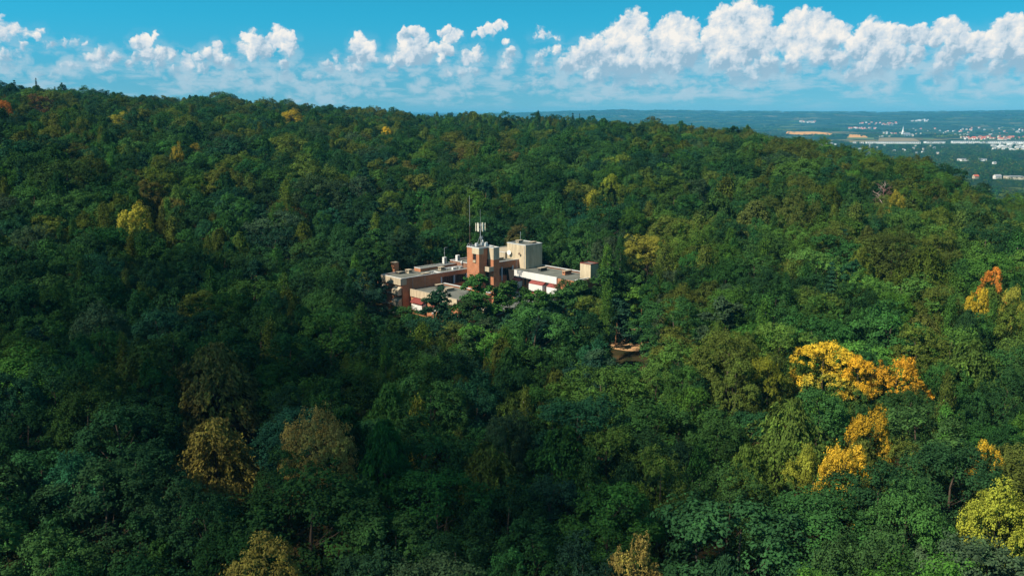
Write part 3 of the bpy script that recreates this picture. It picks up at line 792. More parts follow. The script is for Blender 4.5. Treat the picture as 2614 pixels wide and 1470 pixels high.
# ------------------------------------------------------------------ things on the roofs
def roof_thing(name, u, v, z, label, cat, group=None, rz=0.0):
    p = BL.matrix_basis @ Vector((u, -v, z))
    o = empty(name, (BASE.x + u * math.cos(BROT) + v * math.sin(BROT), BASE.y + u * math.sin(BROT) - v * math.cos(BROT), z), BROT + rz)
    return tag(o, label, cat, group)
for u, v, z, lb in ((21.9, -7.9, 10.3, 'white upright air conditioning unit beside the bent lamp pole'), (25.9, -6.5, 10.66, 'white upright air conditioning unit nearer the brick tower')):
    t = roof_thing('air_conditioner', u, v, z, lb, 'air conditioner', 'air conditioning units on the left roof')
    MB().box(-.5, .5, -.45, .45, .1, 2.0).build('body', M['white'], t)
    b = MB()
    for k in range(9): b.box(-.38, .38, -.49, -.453, .3 + k * .18, .38 + k * .18)
    b.build('grille', M['dark'], t)['kind'] = 'stuff'
    MB().box(-.45, -.35, -.4, .4, 0, .1).build('foot', M['metal'], t); MB().box(.35, .45, -.4, .4, 0, .1).build('foot', M['metal'], t)
t = roof_thing('radio_antenna', 24.6, -3.2, 9.5, 'small white drum antenna on a short pole beside the tower', 'antenna')
MB().tube([(0, 0, 0), (0, 0, 1.0)], .05).build('pole', M['metal'], t); MB().lathe([(.05, .95), (.26, 1.05), (.28, 1.6), (.2, 1.85), (.04, 1.95)], (0, 0, 0), 14).build('drum', M['white'], t, True)
t = roof_thing('pipe_rack', 21.0, -3.3, 9.5, 'low metal rack of pipes and cables on the left roof', 'pipe rack')
for k in range(4): MB().tube([(-3.0, -.6 + k * .4, .45), (3.4, -.6 + k * .4, .45)], .06).build('pipe', M['coping'], t)
for k in range(4): MB().box(-2.8 + k * 2, -2.65 + k * 2, -.8, .8, 0, .39).build('support', M['metal'], t)
MB().box(-1.2, .0, -1.9, -1.2, 0, .7).build('fan_box', M['white'], t); MB().box(1.6, 2.6, -1.9, -1.1, 0, .55).build('fan_box', M['metal'], t)

t = roof_thing('lamp_pole', 22.5, -8.6, 10.3, 'thin grey pole with a bent arm on the left roof', 'pole')
MB().tube([(0, 0, 0), (0, 0, 4.6)], .06).build('pole', M['metal'], t); MB().tube([(0, 0, 4.6), (.35, 0, 4.75), (1.0, -.1, 4.72)], .05).build('arm', M['metal'], t)
MB().box(-.12, .12, -.1, .1, 3.0, 3.25).build('junction_box', M['metal'], t)

t = roof_thing('whip_antenna', 20.2, 5.8, 17.06, 'very tall thin whip aerial on the left corner of the tower', 'antenna')
MB().tube([(0, 0, 0), (0, 0, 6)], .07).build('lower_mast', M['frame'], t); MB().tube([(0, 0, 6), (0, 0, 14.6)], [.06, .05]).build('upper_mast', M['metal'], t)
for a in (-.5, .5): MB().tube([(a - .3, 0, 0), (a - .3, 0, .8), (a - .15, 0, 1.0), (a + .15, 0, 1.0), (a + .3, 0, .8), (a + .3, 0, 0)], .05).build('hoop', M['coping'], t)

t = roof_thing('phone_mast', 23.2, 7.0, 17.06, 'mobile phone mast with a ring of white panel antennas on the tower', 'phone mast')
MB().tube([(0, 0, 0), (0, 0, 6.7)], .13, 8).build('mast', M['metal'], t)
MB().tube([(0, 0, 6.7), (0, 0, 10.6)], [.04, .03]).build('lightning_rod', M['metal'], t)
for a in (0, 1): MB().tube([(1.15 * math.cos(k * math.pi / 6), 1.15 * math.sin(k * math.pi / 6), 4.8 + a * 1.3) for k in range(13)], .045, 5).build('ring', M['metal'], t)
for k in range(6):
    an = k * math.pi / 3 + .35; c, s_ = math.cos(an), math.sin(an)
    MB().tube([(0, 0, 5.0), (1.15 * c, 1.15 * s_, 4.85)], .04, 5).build('strut', M['metal'], t)
    if k % 2 == 0: MB().tube([(0, 0, 6.0), (1.15 * c, 1.15 * s_, 6.1)], .04, 5).build('strut', M['metal'], t)
    p = MB().box(-.1, .12, -.2, .2, -1.15, 1.15).build('panel_antenna', M['antenna'], t)
    p.location = (1.32 * c, 1.32 * s_, 5.55); p.rotation_euler = (0, 0, an)
for k in range(3):
    an = k * 2.1 + .9; MB().tube([(1.5 * math.cos(an), 1.5 * math.sin(an), 0), (0, 0, 3.2)], .05, 5).build('stay', M['metal'], t)
p = MB().lathe([(.02, 0), (.35, .05), (.38, .3), (.3, .34)], (0, 0, 0), 14).build('dish', M['white'], t, True); p.location = (.45, -.2, 1.5); p.rotation_euler = (R(90), 0, .4)
for (a, b_, h) in ((-1.3, .4, .9), (.9, -1.2, 1.1), (1.2, 1.0, .8)): MB().box(a, a + .8, b_, b_ + .6, 0, h).build('equipment_cabinet', M['white'], t)
for a in (-.2, .25): MB().box(.2 + a, .42 + a, -.35, -.1, 2.2, 2.9).build('radio_unit', M['metal'], t)

t = roof_thing('aerial', 30.5, -4.0, 10.66, 'thin aerial rising behind the right side of the tower', 'antenna')
MB().tube([(0, 0, 0), (0, 0, 5.2)], .05).build('pole', M['metal'], t); MB().box(-.3, .3, -.03, .03, 4.2, 4.28).build('crossbar', M['metal'], t)
t = roof_thing('aerial', 44.6, 1.4, 16.3, 'thin aerial on top of the cream block', 'antenna')
MB().tube([(0, 0, 0), (0, 0, 2.6)], .04).build('pole', M['pillar'], t); MB().box(-.03, .35, -.03, .03, 2.2, 2.27).build('crossbar', M['pillar'], t)
for v, z, r_, mt, lb in ((.5, 12.6, .75, 'white', 'large white satellite dish on the left face of the cream block'), (4.9, 12.75, .38, 'frame', 'small dark dish on the left face of the cream block')):
    t = roof_thing('satellite_dish', 41.2, v, z, lb, 'satellite dish', None)
    d_ = MB().lathe([(.03, 0), (r_ * .6, r_ * .1), (r_, r_ * .3), (r_ * .97, r_ * .34), (r_ * .55, r_ * .16), (.02, r_ * .08)], (0, 0, 0), 20).build('reflector', M[mt], t, True)
    d_.location = (-.45, 0, 0); d_.rotation_euler = (0, R(-80), R(12))
    MB().tube([(-.003, 0, -.2), (-.45, 0, -.05)], .05).build('bracket', M['metal'], t); MB().tube([(-.45, 0, -r_ * .6), (-1.0, 0, 0)], .03).build('feed_arm', M['metal'], t)

# sandy yard between the pines
sv = []
for k in range(22):
    a = 2 * math.pi * k / 22; r_ = 1 + .18 * math.sin(3 * a) + .1 * math.cos(5 * a)
    sv.append((29.5 + 8.5 * r_ * math.cos(a), 222 + 9 * r_ * math.sin(a), 0))
sv = [(x, y, float(ground_z(x, y)) + .12) for x, y, _ in sv]
M['sand'] = plain('sand', (.46, .27, .13), .95, .25, .5)
cz_ = float(ground_z(29.5, 222)) + .15
tag(link('sandy_yard', poly_mesh('sandy_yard', sv + [(29.5, 222, cz_)], [(k, (k + 1) % 22, 22) for k in range(22)], [M['sand']])), 'bare sandy yard under the pines right of the office block', kind='structure')

# ------------------------------------------------------------------ tree shapes (18 m tall, base at the origin)
def unit(v): return v / np.maximum(np.linalg.norm(v, axis=-1, keepdims=True), 1e-9)


def cards(P, N, S, g, asp=0.62, T=None):
    """kite-shaped sprays: centre P, facing N, size S, long axis T (random if None) -> quad vertices"""
    m = len(P)
    r = g.normal(size=(m, 3)) if T is None else T
    N = unit(N)
    a = unit(r - N * np.sum(r * N, -1, keepdims=True)); b = np.cross(N, a)
    S = np.asarray(S).reshape(-1, 1)
    w = S * asp
    k = g.uniform(-.15, .35, (m, 1))
    bend = N * S * g.uniform(-.25, .1, (m, 1))
    V = np.stack([P - a * S * .5, P + b * w * .5 + a * S * k * .5 + bend * .3, P + a * S * .5 + bend, P - b * w * .5 + a * S * k * .5 + bend * .3], 1)
    return V.reshape(-1, 3)


def dirs(m, g, zmin=-1.0, up=0.0):
    z = g.uniform(zmin, 1, m); t = g.uniform(0, 2 * np.pi, m); q = np.sqrt(1 - z * z)
    d = np.stack([q * np.cos(t), q * np.sin(t), z], -1)
    d[:, 2] += up
    return unit(d)


def broadleaf(seed, Rr=5.0, hc=10.0, nl=16, nsub=30, nc=32, size=.30, rough=.2, top=18.0):
    """rounded crown of big boughs, each a heap of leafy clumps"""
    g = np.random.default_rng(seed)
    c0 = np.array([0, 0, top - hc * .50]); ax = np.array([Rr, Rr, hc * .5])
    i = np.arange(nl) + .5
    ph = np.arccos(1 - i / nl * 1.80); th = np.pi * (1 + 5 ** .5) * i + g.uniform(0, 6)
    L = np.stack([np.sin(ph) * np.cos(th), np.sin(ph) * np.sin(th), np.cos(ph)], -1)
    L = unit(L + g.normal(0, .16, L.shape))
    rl = Rr * g.uniform(.32, .50, nl)
    LC = c0 + L * ax * (g.uniform(.56, .62 + rough * 1.3, (nl, 1)))
    P, Nn, S, T = [], [], [], []
    for q in range(nl):
        ds = dirs(nsub, g, -.8, .1) + L[q] * .85; ds = unit(ds)
        rs = g.uniform(.42, .88, nsub) * (Rr / 5) ** .5
        SC_ = LC[q] + ds * rl[q] * g.uniform(.55, 1.15, (nsub, 1))
        lt = g.normal(0, .11)
        for k in range(nsub):
            m = int(nc * g.uniform(.75, 1.25))
            dd = unit(dirs(m, g, -.6, .15) + ds[k] * .35)
            p = SC_[k] + dd * rs[k] * g.uniform(.35, 1.2, (m, 1)) * np.array([1, 1, .9])
            P.append(p); Nn.append(dd * .9 + ds[k] * .25 + np.array([0, 0, .3]) + g.normal(0, .32, (m, 3)))
            S.append(g.uniform(.62, 1.3, m) * size)
            T.append(np.clip(.42 + lt + g.normal(0, .12) + g.normal(0, .08, m), 0, 1))
    P, Nn, S, T = map(np.concatenate, (P, Nn, S, T))
    return cards(P, Nn, S, g), len(P), T, LC


def weeping(seed, Rr=5.2, hc=13.0, nb=46, size=.42, top=18.0, asp=.42, droop=1.0):
    """layered crown whose twigs hang in fringes"""
    g = np.random.default_rng(seed)
    P, Nn, S, T, TA = [], [], [], [], []
    LC = []
    for b in range(nb):
        f = (b + g.uniform(0, 1)) / nb
        z = top - .3 - f * hc * .82
        rr = Rr * (math.sin(min(1, f * 1.25 + .1) * 1.45)) * g.uniform(.72, 1.08)
        az = b * 2.399 + g.normal(0, .35)
        out_ = np.array([math.cos(az), math.sin(az), 0.])
        nst = 8; lt = g.normal(0, .13)
        LC.append(np.array([0, 0, z]) + out_ * rr * .6)
        for k in range(nst):
            q = g.uniform(.35, 1.0); side = g.normal(0, .28) * rr
            st = np.array([0, 0, z + .9 * math.sin(q * 2.2)]) + out_ * rr * q + np.array([-out_[1], out_[0], 0]) * side
            ln_ = g.uniform(1.2, 2.6) * droop; m = 34
            t = np.sort(g.uniform(0, 1, m))[:, None]
            sway = out_ * g.uniform(.1, .8) + np.array([-out_[1], out_[0], 0]) * g.normal(0, .3)
            p = st + sway * t * 1.1 + np.array([0, 0, -1.]) * (t ** 1.4) * ln_ + g.normal(0, .2, (m, 3)) * np.array([1, 1, .5])
            P.append(p)
            Nn.append(out_ * .8 + np.array([0, 0, .55]) + g.normal(0, .5, (m, 3)))
            TA.append(np.array([0, 0, -1.]) + out_ * .5 + g.normal(0, .35, (m, 3)))
            S.append(g.uniform(.7, 1.35, m) * size)
            T.append(np.clip(.42 + lt + g.normal(0, .1) + g.normal(0, .13, m), 0, 1))
    P, Nn, S, T, TA = map(np.concatenate, (P, Nn, S, T, TA))
    return cards(P, Nn, S, g, asp, TA), len(P), T, np.array(LC)


def pine(seed, top=18.0, npl=30, Rr=3.6, low=.42):
    """Scots pine: uneven cushions of needle tufts over a bare trunk"""
    g = np.random.default_rng(seed)
    P, Nn, S, T, LC = [], [], [], [], []
    for b in range(npl):
        f = ((b + .5) / npl) ** 1.05
        z = top - .5 - f * top * (1 - low)
        rad = Rr * (.08 + .92 * math.sin(min(1., f * 1.1 + .04) * 2.35)) * (1.0 if b % 3 else .45) * g.uniform(.65, 1.08)
        az = b * 2.399 + g.normal(0, .45)
        c = np.array([math.cos(az) * rad, math.sin(az) * rad, z])
        LC.append(c)
        pr = g.uniform(.9, 1.5) * (.72 + .4 * f)
        nt = 13; lt = g.normal(0, .12)
        for k in range(nt):
            a = g.uniform(0, 6.28); q = math.sqrt(g.uniform(0, 1)) * pr
            tc_ = c + np.array([math.cos(a) * q, math.sin(a) * q, .55 * (1 - (q / pr) ** 2) + g.normal(0, .2)])
            m = 26
            dd = dirs(m, g, -.25, .35)
            P.append(tc_ + dd * g.uniform(.1, .58, (m, 1)))
            Nn.append(np.array([0, 0, .5]) + dd * .7 + g.normal(0, .5, (m, 3)))
            S.append(g.uniform(.3, .56, m)); T.append(np.clip(.42 + lt + g.normal(0, .1) + g.normal(0, .14, m), 0, 1))
    P, Nn, S, T = map(np.concatenate, (P, Nn, S, T))
    return cards(P, Nn, S, g, .45), len(P), T, np.array(LC)


def spruce(seed, top=18.0, Rr=3.0, hc=15.0, slim=1.0):
    g = np.random.default_rng(seed)
    P, Nn, S, T, TA, LC = [], [], [], [], [], []
    nw = 17
    for w in range(nw):
        f = (w + .35) / nw; z = top - f * hc
        for k in range(9):
            az = k * .698 + w * .41 + g.normal(0, .12); o = np.array([math.cos(az), math.sin(az), 0])
            ln_ = Rr * slim * (f ** .85 + .05) * g.uniform(.8, 1.15)
            if g.uniform() < .3: LC.append(np.array([0, 0, z]) + o * ln_ * .5)
            m = int(8 + 20 * f)
            t = np.sqrt(g.uniform(0.02, 1, m))[:, None]
            p = np.array([0, 0, z]) + o * t * ln_ + np.array([0, 0, -.42 * ln_]) * t ** 1.5 + np.array([-o[1], o[0], 0]) * g.normal(0, .22, (m, 1)) * (t * .8 + .3) + np.array([0, 0, 1]) * g.normal(-.08, .12, (m, 1))
            P.append(p); Nn.append(np.array([0, 0, .8]) + o * .5 + g.normal(0, .4, (m, 3))); TA.append(o + g.normal(0, .3, (m, 3)))
            S.append(g.uniform(.4, .75, m)); T.append(np.clip(.4 + g.normal(0, .16, m), 0, 1))
    P, Nn, S, T, TA = map(np.concatenate, (P, Nn, S, T, TA))
    return cards(P, Nn, S, g, .5, TA), len(P), T, np.array(LC)


def column(seed, top=18.0, Rr=2.3, hc=12.5):
    """slender birch or larch: soft upright crown of fine hanging twigs"""
    g = np.random.default_rng(seed)
    P, Nn, S, T, TA, LC = [], [], [], [], [], []
    for b in range(58):
        f = (b + .5) / 58; z = top - f * hc
        rr = Rr * (math.sin(min(1, f * 1.05 + .04) * 2.45) * .9 + .12) * g.uniform(.55, 1.15)
        az = b * 2.399 + g.normal(0, .4); o = np.array([math.cos(az), math.sin(az), 0]); lt = g.normal(0, .12)
        LC.append(np.array([0, 0, z]) + o * rr * .5)
        m = 95
        q = g.uniform(.25, 1, m)[:, None]
        p = np.array([0, 0, z]) + o * rr * q + g.normal(0, .34, (m, 3)) * np.array([1, 1, 1.3]) - np.array([0, 0, 1.]) * q ** 2 * .8
        P.append(p); Nn.append(o * .8 + np.array([0, 0, .4]) + g.normal(0, .55, (m, 3))); TA.append(np.array([0, 0, -1.]) + g.normal(0, .4, (m, 3)))
        S.append(g.uniform(.22, .42, m)); T.append(np.clip(.42 + lt + g.normal(0, .13, m), 0, 1))
    P, Nn, S, T, TA = map(np.concatenate, (P, Nn, S, T, TA))
    return cards(P, Nn, S, g, .5, TA), len(P), T, np.array(LC)


def trunk_mesh(name, LC, mat, r0=.32, top=17.0, limbs=9, seed=0, lean=.25):
    g = np.random.default_rng(seed); b = MB()
    pts = [(g.normal(0, lean) * (k / 6) , g.normal(0, lean) * (k / 6), -1.5 + (top + .5) * k / 6) for k in range(7)]
    b.tube(pts, [r0 * (1 - .86 * k / 6) for k in range(7)], 7)
    sel = list(range(len(LC)))
    if len(sel) > limbs: sel = [sel[int(i)] for i in np.linspace(0, len(sel) - 1, limbs)]
    for i in sel:
        e_ = Vector(LC[i]); h = max(4.0, e_.z - 1.2 - .55 * math.hypot(e_.x, e_.y)); k = min(5.99, (h + 1.5) / (top + .5) * 6)
        a, f = int(k), k - int(k)
        s = Vector(pts[a]).lerp(Vector(pts[a + 1]), f); mid = s.lerp(e_, .5) + Vector((0, 0, -.15))
        rr = r0 * (1 - .86 * k / 6) * .5
        b.tube([s, mid, e_], [rr, rr * .6, rr * .2], 5)
    return poly_mesh(name, b.V, b.F, [mat], smooth=True)


KINDS = {}
def shape(kind, crown, mat, bark, **kw):
    V, nq, tone, LC = crown
    i = len(KINDS.setdefault(kind, []))
    KINDS[kind].append((quads_mesh(kind + '_crown', V, nq, tone, mat), trunk_mesh(kind + '_trunk', LC, bark, seed=i + 5, **kw)))


for s in range(7):
    shape('broadleaf_tree', broadleaf(20 + s, 4.7 + .3 * (s % 3), 12.2 + (s % 4) * .7, nl=16 + s % 4, rough=.14 + .06 * (s % 3)), M['leaf'], M['bark'])
for s in range(3):
    shape('spreading_tree', broadleaf(50 + s, 6.2, 12.5, nl=27, nsub=30, nc=32, size=.31, rough=.17), M['leaf'], M['bark'], r0=.42)
for s in range(4):
    shape('drooping_tree', weeping(60 + s, 4.8 + .35 * s, 12.0 + s % 2, droop=.85 + .25 * (s % 3)), M['leaf'], M['bark'])
for s in range(4):
    shape('pine_tree', pine(70 + s, npl=27 + 3 * s, Rr=3.3 + .25 * s, low=.36 + .05 * (s % 3)), M['needle'], M['pine_bark'], r0=.27)
for s in range(3):
    shape('spruce_tree', spruce(80 + s, slim=.85 + .18 * s), M['needle'], M['bark'], r0=.22, top=17.6, limbs=14)
for s in range(3):
    shape('birch_tree', column(90 + s, Rr=2.1 + .3 * s), M['leaf'], M['pale_bark'], r0=.18, top=17.2)
WID = {'broadleaf_tree': 5.0, 'spreading_tree': 6.3, 'drooping_tree': 5.2, 'pine_tree': 3.8, 'spruce_tree': 2.8, 'birch_tree': 2.4}

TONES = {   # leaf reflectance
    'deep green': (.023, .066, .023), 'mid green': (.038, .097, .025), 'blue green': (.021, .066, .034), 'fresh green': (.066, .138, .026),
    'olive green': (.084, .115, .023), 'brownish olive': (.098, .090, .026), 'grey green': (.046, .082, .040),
    'golden yellow': (.52, .39, .03), 'orange gold': (.58, .36, .03), 'rusty orange': (.44, .17, .03), 'tan brown': (.28, .22, .06), 'olive tan': (.20, .175, .045), 'yellow olive': (.32, .28, .04), 'yellow green': (.22, .23, .03), 'russet': (.15, .085, .03)}
AUTUMN = ('golden yellow', 'orange gold', 'rusty orange', 'yellow green', 'yellow olive')

# ------------------------------------------------------------------ where the trees stand
def ray(px, py):
    xc = (px - 1307) / FPX; yc = (735 - py) / FPX
    return np.array([xc, math.cos(PITCH) + yc * math.sin(PITCH), -math.sin(PITCH) + yc * math.cos(PITCH)])


def project(x, y, z):
    z = z - CZ
    f = y * math.cos(PITCH) - z * math.sin(PITCH); w = y * math.sin(PITCH) + z * math.cos(PITCH)
    return 1307 + FPX * x / f, 735 - FPX * w / f, f


def on_canopy(px, py):
    """where the sight line through a photograph pixel meets the tree tops"""
    d = ray(px, py); t = np.arange(30.0, 2500, 1.0)
    hit = np.nonzero(d[2] * t + CZ < canopy(d[0] * t, d[1] * t))[0]
    t = t[hit[0]] if len(hit) else 2500.0
    return d[0] * t, d[1] * t


def local_uv(x, y):
    dx, dy = x - BASE.x, y - BASE.y
    return dx * math.cos(BROT) + dy * math.sin(BROT), dx * math.sin(BROT) - dy * math.cos(BROT)


def in_building(x, y, m):
    u, v = local_uv(x, y)
    for u0, u1, v0, v1 in ((-1.5, 25, -10, 0.5), (2, 15.5, 0, 20), (18, 27, 0, 13), (25, 49, -9, 5), (34.5, 49, 4, 34), (3, 29, 26, 35)):
        if u0 - m < u < u1 + m and v0 - m < v < v1 + m: return True
    return False


TREES = []            # kind, tone, x, y, width, top z, special label
def put(kind, tone, x, y, w, top, lab=None):
    w = max(w, .48 * WID[kind])
    TREES.append(dict(kind=kind, tone=tone, x=float(x), y=float(y), w=float(w), top=float(top), lab=lab))


def special(kind, tone, px, py, wpx, lab, dtop=1.0, D=None, top=None):
    """a tree that the photograph lets one pick out; (px, py) is the top of its crown, wpx the crown's width there"""
    if D is None:
        x, y = on_canopy(px, py + wpx * .18)
    else:
        d = ray(px, py); x, y = d[0] * D / d[1], D
    z = float(canopy(x, y)) + dtop if top is None else top
    # stand where the top of the crown meets the sight line
    d = ray(px, py)
    if D is None:
        t = (z - CZ) / d[2] if abs(d[2]) > .02 and z < CZ - 3 else y / d[1]
        x, y = d[0] * t, d[1] * t
    else: z = CZ + d[2] * D / d[1]
    f = project(x, y, z)[2]
    put(kind, tone, x, y, wpx * f / FPX / 2, z, lab)


# autumn and other marked trees (photograph pixels)
special('spreading_tree', 'tan brown', 806, 1062, 190, 'tall tan brown crown turned early, lower left of centre', 3.4)
special('broadleaf_tree', 'tan brown', 668, 1362, 225, 'tan brown rounded crown cut by the bottom edge, left of centre', 2.4)
special('broadleaf_tree', 'tan brown', 1620, 1385, 135, 'small tan brown crown at the bottom edge beside a pale teal crown', 1.4)
special('drooping_tree', 'olive tan', 545, 888, 290, 'large brownish olive crown with hanging fringes, left of the tan brown tree', 2.5)
special('drooping_tree', 'olive tan', 545, 1075, 250, 'fringed olive crown directly below the large brownish olive one', 0)
special('birch_tree', 'yellow green', 1065, 1018, 95, 'slender yellow green larch between dark crowns below the office block', 1.5)
special('broadleaf_tree', 'orange gold', 2105, 890, 150, 'orange gold crown topping the group of autumn trees at lower right', 0.2)
special('broadleaf_tree', 'orange gold', 2195, 912, 95, 'small orange gold crown right beside the widest golden one', 0.2)
special('broadleaf_tree', 'orange gold', 2300, 915, 130, 'orange gold crown rightmost of the lower right autumn group', 0.2)
special('broadleaf_tree', 'yellow green', 1965, 920, 85, 'narrow yellow crown leftmost of the lower right autumn group', 0)
special('broadleaf_tree', 'orange gold', 2225, 1037, 110, 'small orange crown in the middle of the lower right autumn group', 1.4)
special('broadleaf_tree', 'golden yellow', 2160, 1120, 150, 'tall golden yellow crown lowest of the lower right autumn group', 2.4)
special('broadleaf_tree', 'yellow green', 2055, 1140, 90, 'yellow green crown touching the left side of the tall golden one', -.5)
special('spreading_tree', 'yellow green', 2560, 1255, 200, 'big yellow crown in the bottom right corner', 1.5)
special('broadleaf_tree', 'orange gold', 2520, 1150, 52, 'small orange crown near the right edge above the yellow tree', -1.5)
special('broadleaf_tree', 'rusty orange', 2535, 688, 66, 'bright rusty orange crown near the right edge, level with the office roofs', 2.4)
special('broadleaf_tree', 'orange gold', 2505, 738, 52, 'orange crown leaning below the rusty orange one at the right edge', 1.4)
special('broadleaf_tree', 'yellow olive', 2590, 742, 50, 'golden crown at the right edge beside the rusty orange one', 1.4)
special('spreading_tree', 'yellow olive', 1655, 606, 125, 'yellow green crown with golden sprays right of the brick stair block', D=262)
special('birch_tree', 'olive green', 1700, 625, 70, 'olive birch right behind the yellow green crown', 1)
special('broadleaf_tree', 'golden yellow', 748, 292, 62, 'round golden crown high on the wooded slope, left of centre', 6.0)
special('broadleaf_tree', 'golden yellow', 985, 322, 30, 'tiny golden crown high on the slope above the office block', 1.4)
special('broadleaf_tree', 'yellow olive', 450, 368, 34, 'small orange crown on the left slope', 1.4)
special('broadleaf_tree', 'yellow green', 500, 372, 34, 'small yellow green crown right of the small orange one on the slope', 0)
special('broadleaf_tree', 'russet', 98, 246, 85, 'wide russet crown near the top of the left slope', 4.0)
special('broadleaf_tree', 'rusty orange', 8, 262, 45, 'rusty orange crown at the left edge near the ridge', 2.4)
special('broadleaf_tree', 'yellow green', 300, 288, 50, 'round yellowish crown on the left slope', 1)
special('broadleaf_tree', 'yellow olive', 335, 520, 85, 'orange topped crown peeping out above pale olive birches at left', 2.9)
special('birch_tree', 'olive green', 262, 518, 62, 'tall slim olive larch left of the orange topped crown', 2)
special('drooping_tree', 'olive green', 372, 530, 100, 'pale olive fringed tree standing in front of the orange topped crown', .5)
special('birch_tree', 'olive green', 438, 555, 60, 'slim olive larch right of the pale fringed tree', 0)
special('broadleaf_tree', 'brownish olive', 440, 500, 75, 'brownish crown right of the orange topped one', 1)
special('broadleaf_tree', 'brownish olive', 725, 520, 105, 'brownish crown in the slope left of the office block', 1)
special('spreading_tree', 'fresh green', 45, 865, 150, 'pale fresh green dome at the left edge', 1)
special('broadleaf_tree', 'yellow olive', 2290, 500, 28, 'small golden crown near the dead reddish tree', 1.4)
special('broadleaf_tree', 'brownish olive', 2395, 500, 42, 'brownish crown on the right slope above the valley', 0)
special('drooping_tree', 'yellow green', 1560, 447, 75, 'golden olive fringed crown on the slope above the stair block', 1)
special('drooping_tree', 'yellow green', 930, 700, 60, 'small yellowish fringed tree touching the left end of the office block', -1)
special('birch_tree', 'olive green', 1855, 452, 85, 'feathery pale olive larch on the right slope', 2)
special('spreading_tree', 'blue green', 1490, 1392, 190, 'pale blue green crown at the bottom edge right of centre', .5)
special('spreading_tree', 'grey green', 1290, 1065, 150, 'silvery green crown below the pines at centre', .5)
special('pine_tree', 'grey green', 1850, 770, 175, 'wide grey green pine with forked bare trunks right of the clearing', 2)
# pines and others round the building
special('pine_tree', 'mid green', 1218, 706, 152, 'tall pine in front of the brick tower', D=214)
special('pine_tree', 'mid green', 1300, 722, 134, 'pine between the tower and the white fascia', D=217)
special('pine_tree', 'mid green', 1375, 745, 134, 'pine in front of the red awnings', D=213)
special('pine_tree', 'blue green', 1112, 752, 134, 'dark pine in front of the low flat roof', D=206)
special('pine_tree', 'blue green', 1126, 732, 56, 'thin dark spire of a pine over the low flat roof', D=215)
special('pine_tree', 'mid green', 1555, 690, 158, 'broad pine hiding the right end of the office block', D=236)
special('pine_tree', 'mid green', 1480, 720, 146, 'pine below the brick stair block', D=226)
special('pine_tree', 'fresh green', 1640, 735, 146, 'light green pine right of the office block', D=232)
special('broadleaf_tree', 'olive green', 1500, 757, 92, 'olive green tree between pines in front of the stair block', D=216)
special('pine_tree', 'blue green', 1575, 768, 152, 'dark blue green pine over the sandy clearing', D=217)
special('pine_tree', 'blue green', 1490, 800, 140, 'dark pine left of the sandy clearing', D=196)
special('pine_tree', 'blue green', 1655, 800, 140, 'dark pine right above the sandy clearing', D=219)
special('broadleaf_tree', 'blue green', 1420, 775, 95, 'dark rounded tree in front of the white walled rooms', D=218)
special('broadleaf_tree', 'deep green', 1240, 800, 90, 'dark green tree at the foot of the front pines', D=203)
special('broadleaf_tree', 'mid green', 1030, 775, 95, 'leafy tree below the left balconies', D=221)
special('broadleaf_tree', 'blue green', 1170, 822, 110, 'dark tree below the low flat roof', D=196)
special('drooping_tree', 'deep green', 905, 800, 130, 'dark fringed tree left below the balconies', D=205)
special('pine_tree', 'blue green', 1300, 815, 146, 'blue green pine below the front pines', D=194)
special('pine_tree', 'blue green', 1390, 835, 146, 'blue green pine between the dark trees below the office block', D=192)
special('pine_tree', 'olive green', 990, 630, 109, 'pine behind the roof chimney at the left end', D=284)
special('broadleaf_tree', 'fresh green', 1060, 585, 125, 'bright green tree behind the left roof', D=292)
special('broadleaf_tree', 'mid green', 1150, 600, 105, 'green tree behind the roof units', D=294)
special('broadleaf_tree', 'deep green', 1290, 555, 130, 'dark broad tree behind the tower and the cream block', D=312)
special('broadleaf_tree', 'deep green', 1430, 560, 150, 'dark broad tree behind the cream block', D=304)
special('broadleaf_tree', 'deep green', 1500, 600, 110, 'dark tree behind the brick stair block', D=298)
special('pine_tree', 'mid green', 1440, 742, 122, 'pine between the dark rounded tree and the stair block', D=219)
special('pine_tree', 'deep green', 1345, 782, 128, 'dark pine below the red awnings', D=204)
special('pine_tree', 'mid green', 1205, 762, 115, 'low pine before the flat roof, left of the tall tower pine', D=210)
special('broadleaf_tree', 'mid green', 1085, 800, 90, 'green rounded tree under the low flat roof', D=208)
special('broadleaf_tree', 'mid green', 1165, 775, 75, 'round green tree at the right foot of the low flat roof', D=214)
special('broadleaf_tree', 'deep green', 1445, 722, 70, 'dark round tree covering the right end of the white fascia', D=228)
special('broadleaf_tree', 'mid green', 1395, 748, 70, 'green tree under the right part of the white fascia', D=222)
special('broadleaf_tree', 'deep green', 975, 812, 110, 'dark rounded tree at the foot of the left balconies', D=212)
special('pine_tree', 'mid green', 1470, 738, 95, 'pine over the right end of the right wing front', D=227)
special('pine_tree', 'mid green', 1610, 700, 120, 'pine right of the brick stair block', D=240)
special('spreading_tree', 'mid green', 1590, 650, 110, 'broad green tree behind the right end of the office block', D=275)
# skyline
for px, py, w_, lb in ((36, 205, 30, 'dark spruce standing out on the ridge at the left edge'), (157, 211, 28, 'ragged pine standing out on the left ridge'), (1373, 285, 26, 'tall dark tree standing out on the skyline above the cream block')):
    special('spruce_tree' if px != 1373 else 'birch_tree', 'deep green', px, py, w_, lb, D=(760 if px < 300 else 640))

SPX = np.array([(t['x'], t['y'], t['w']) for t in TREES])

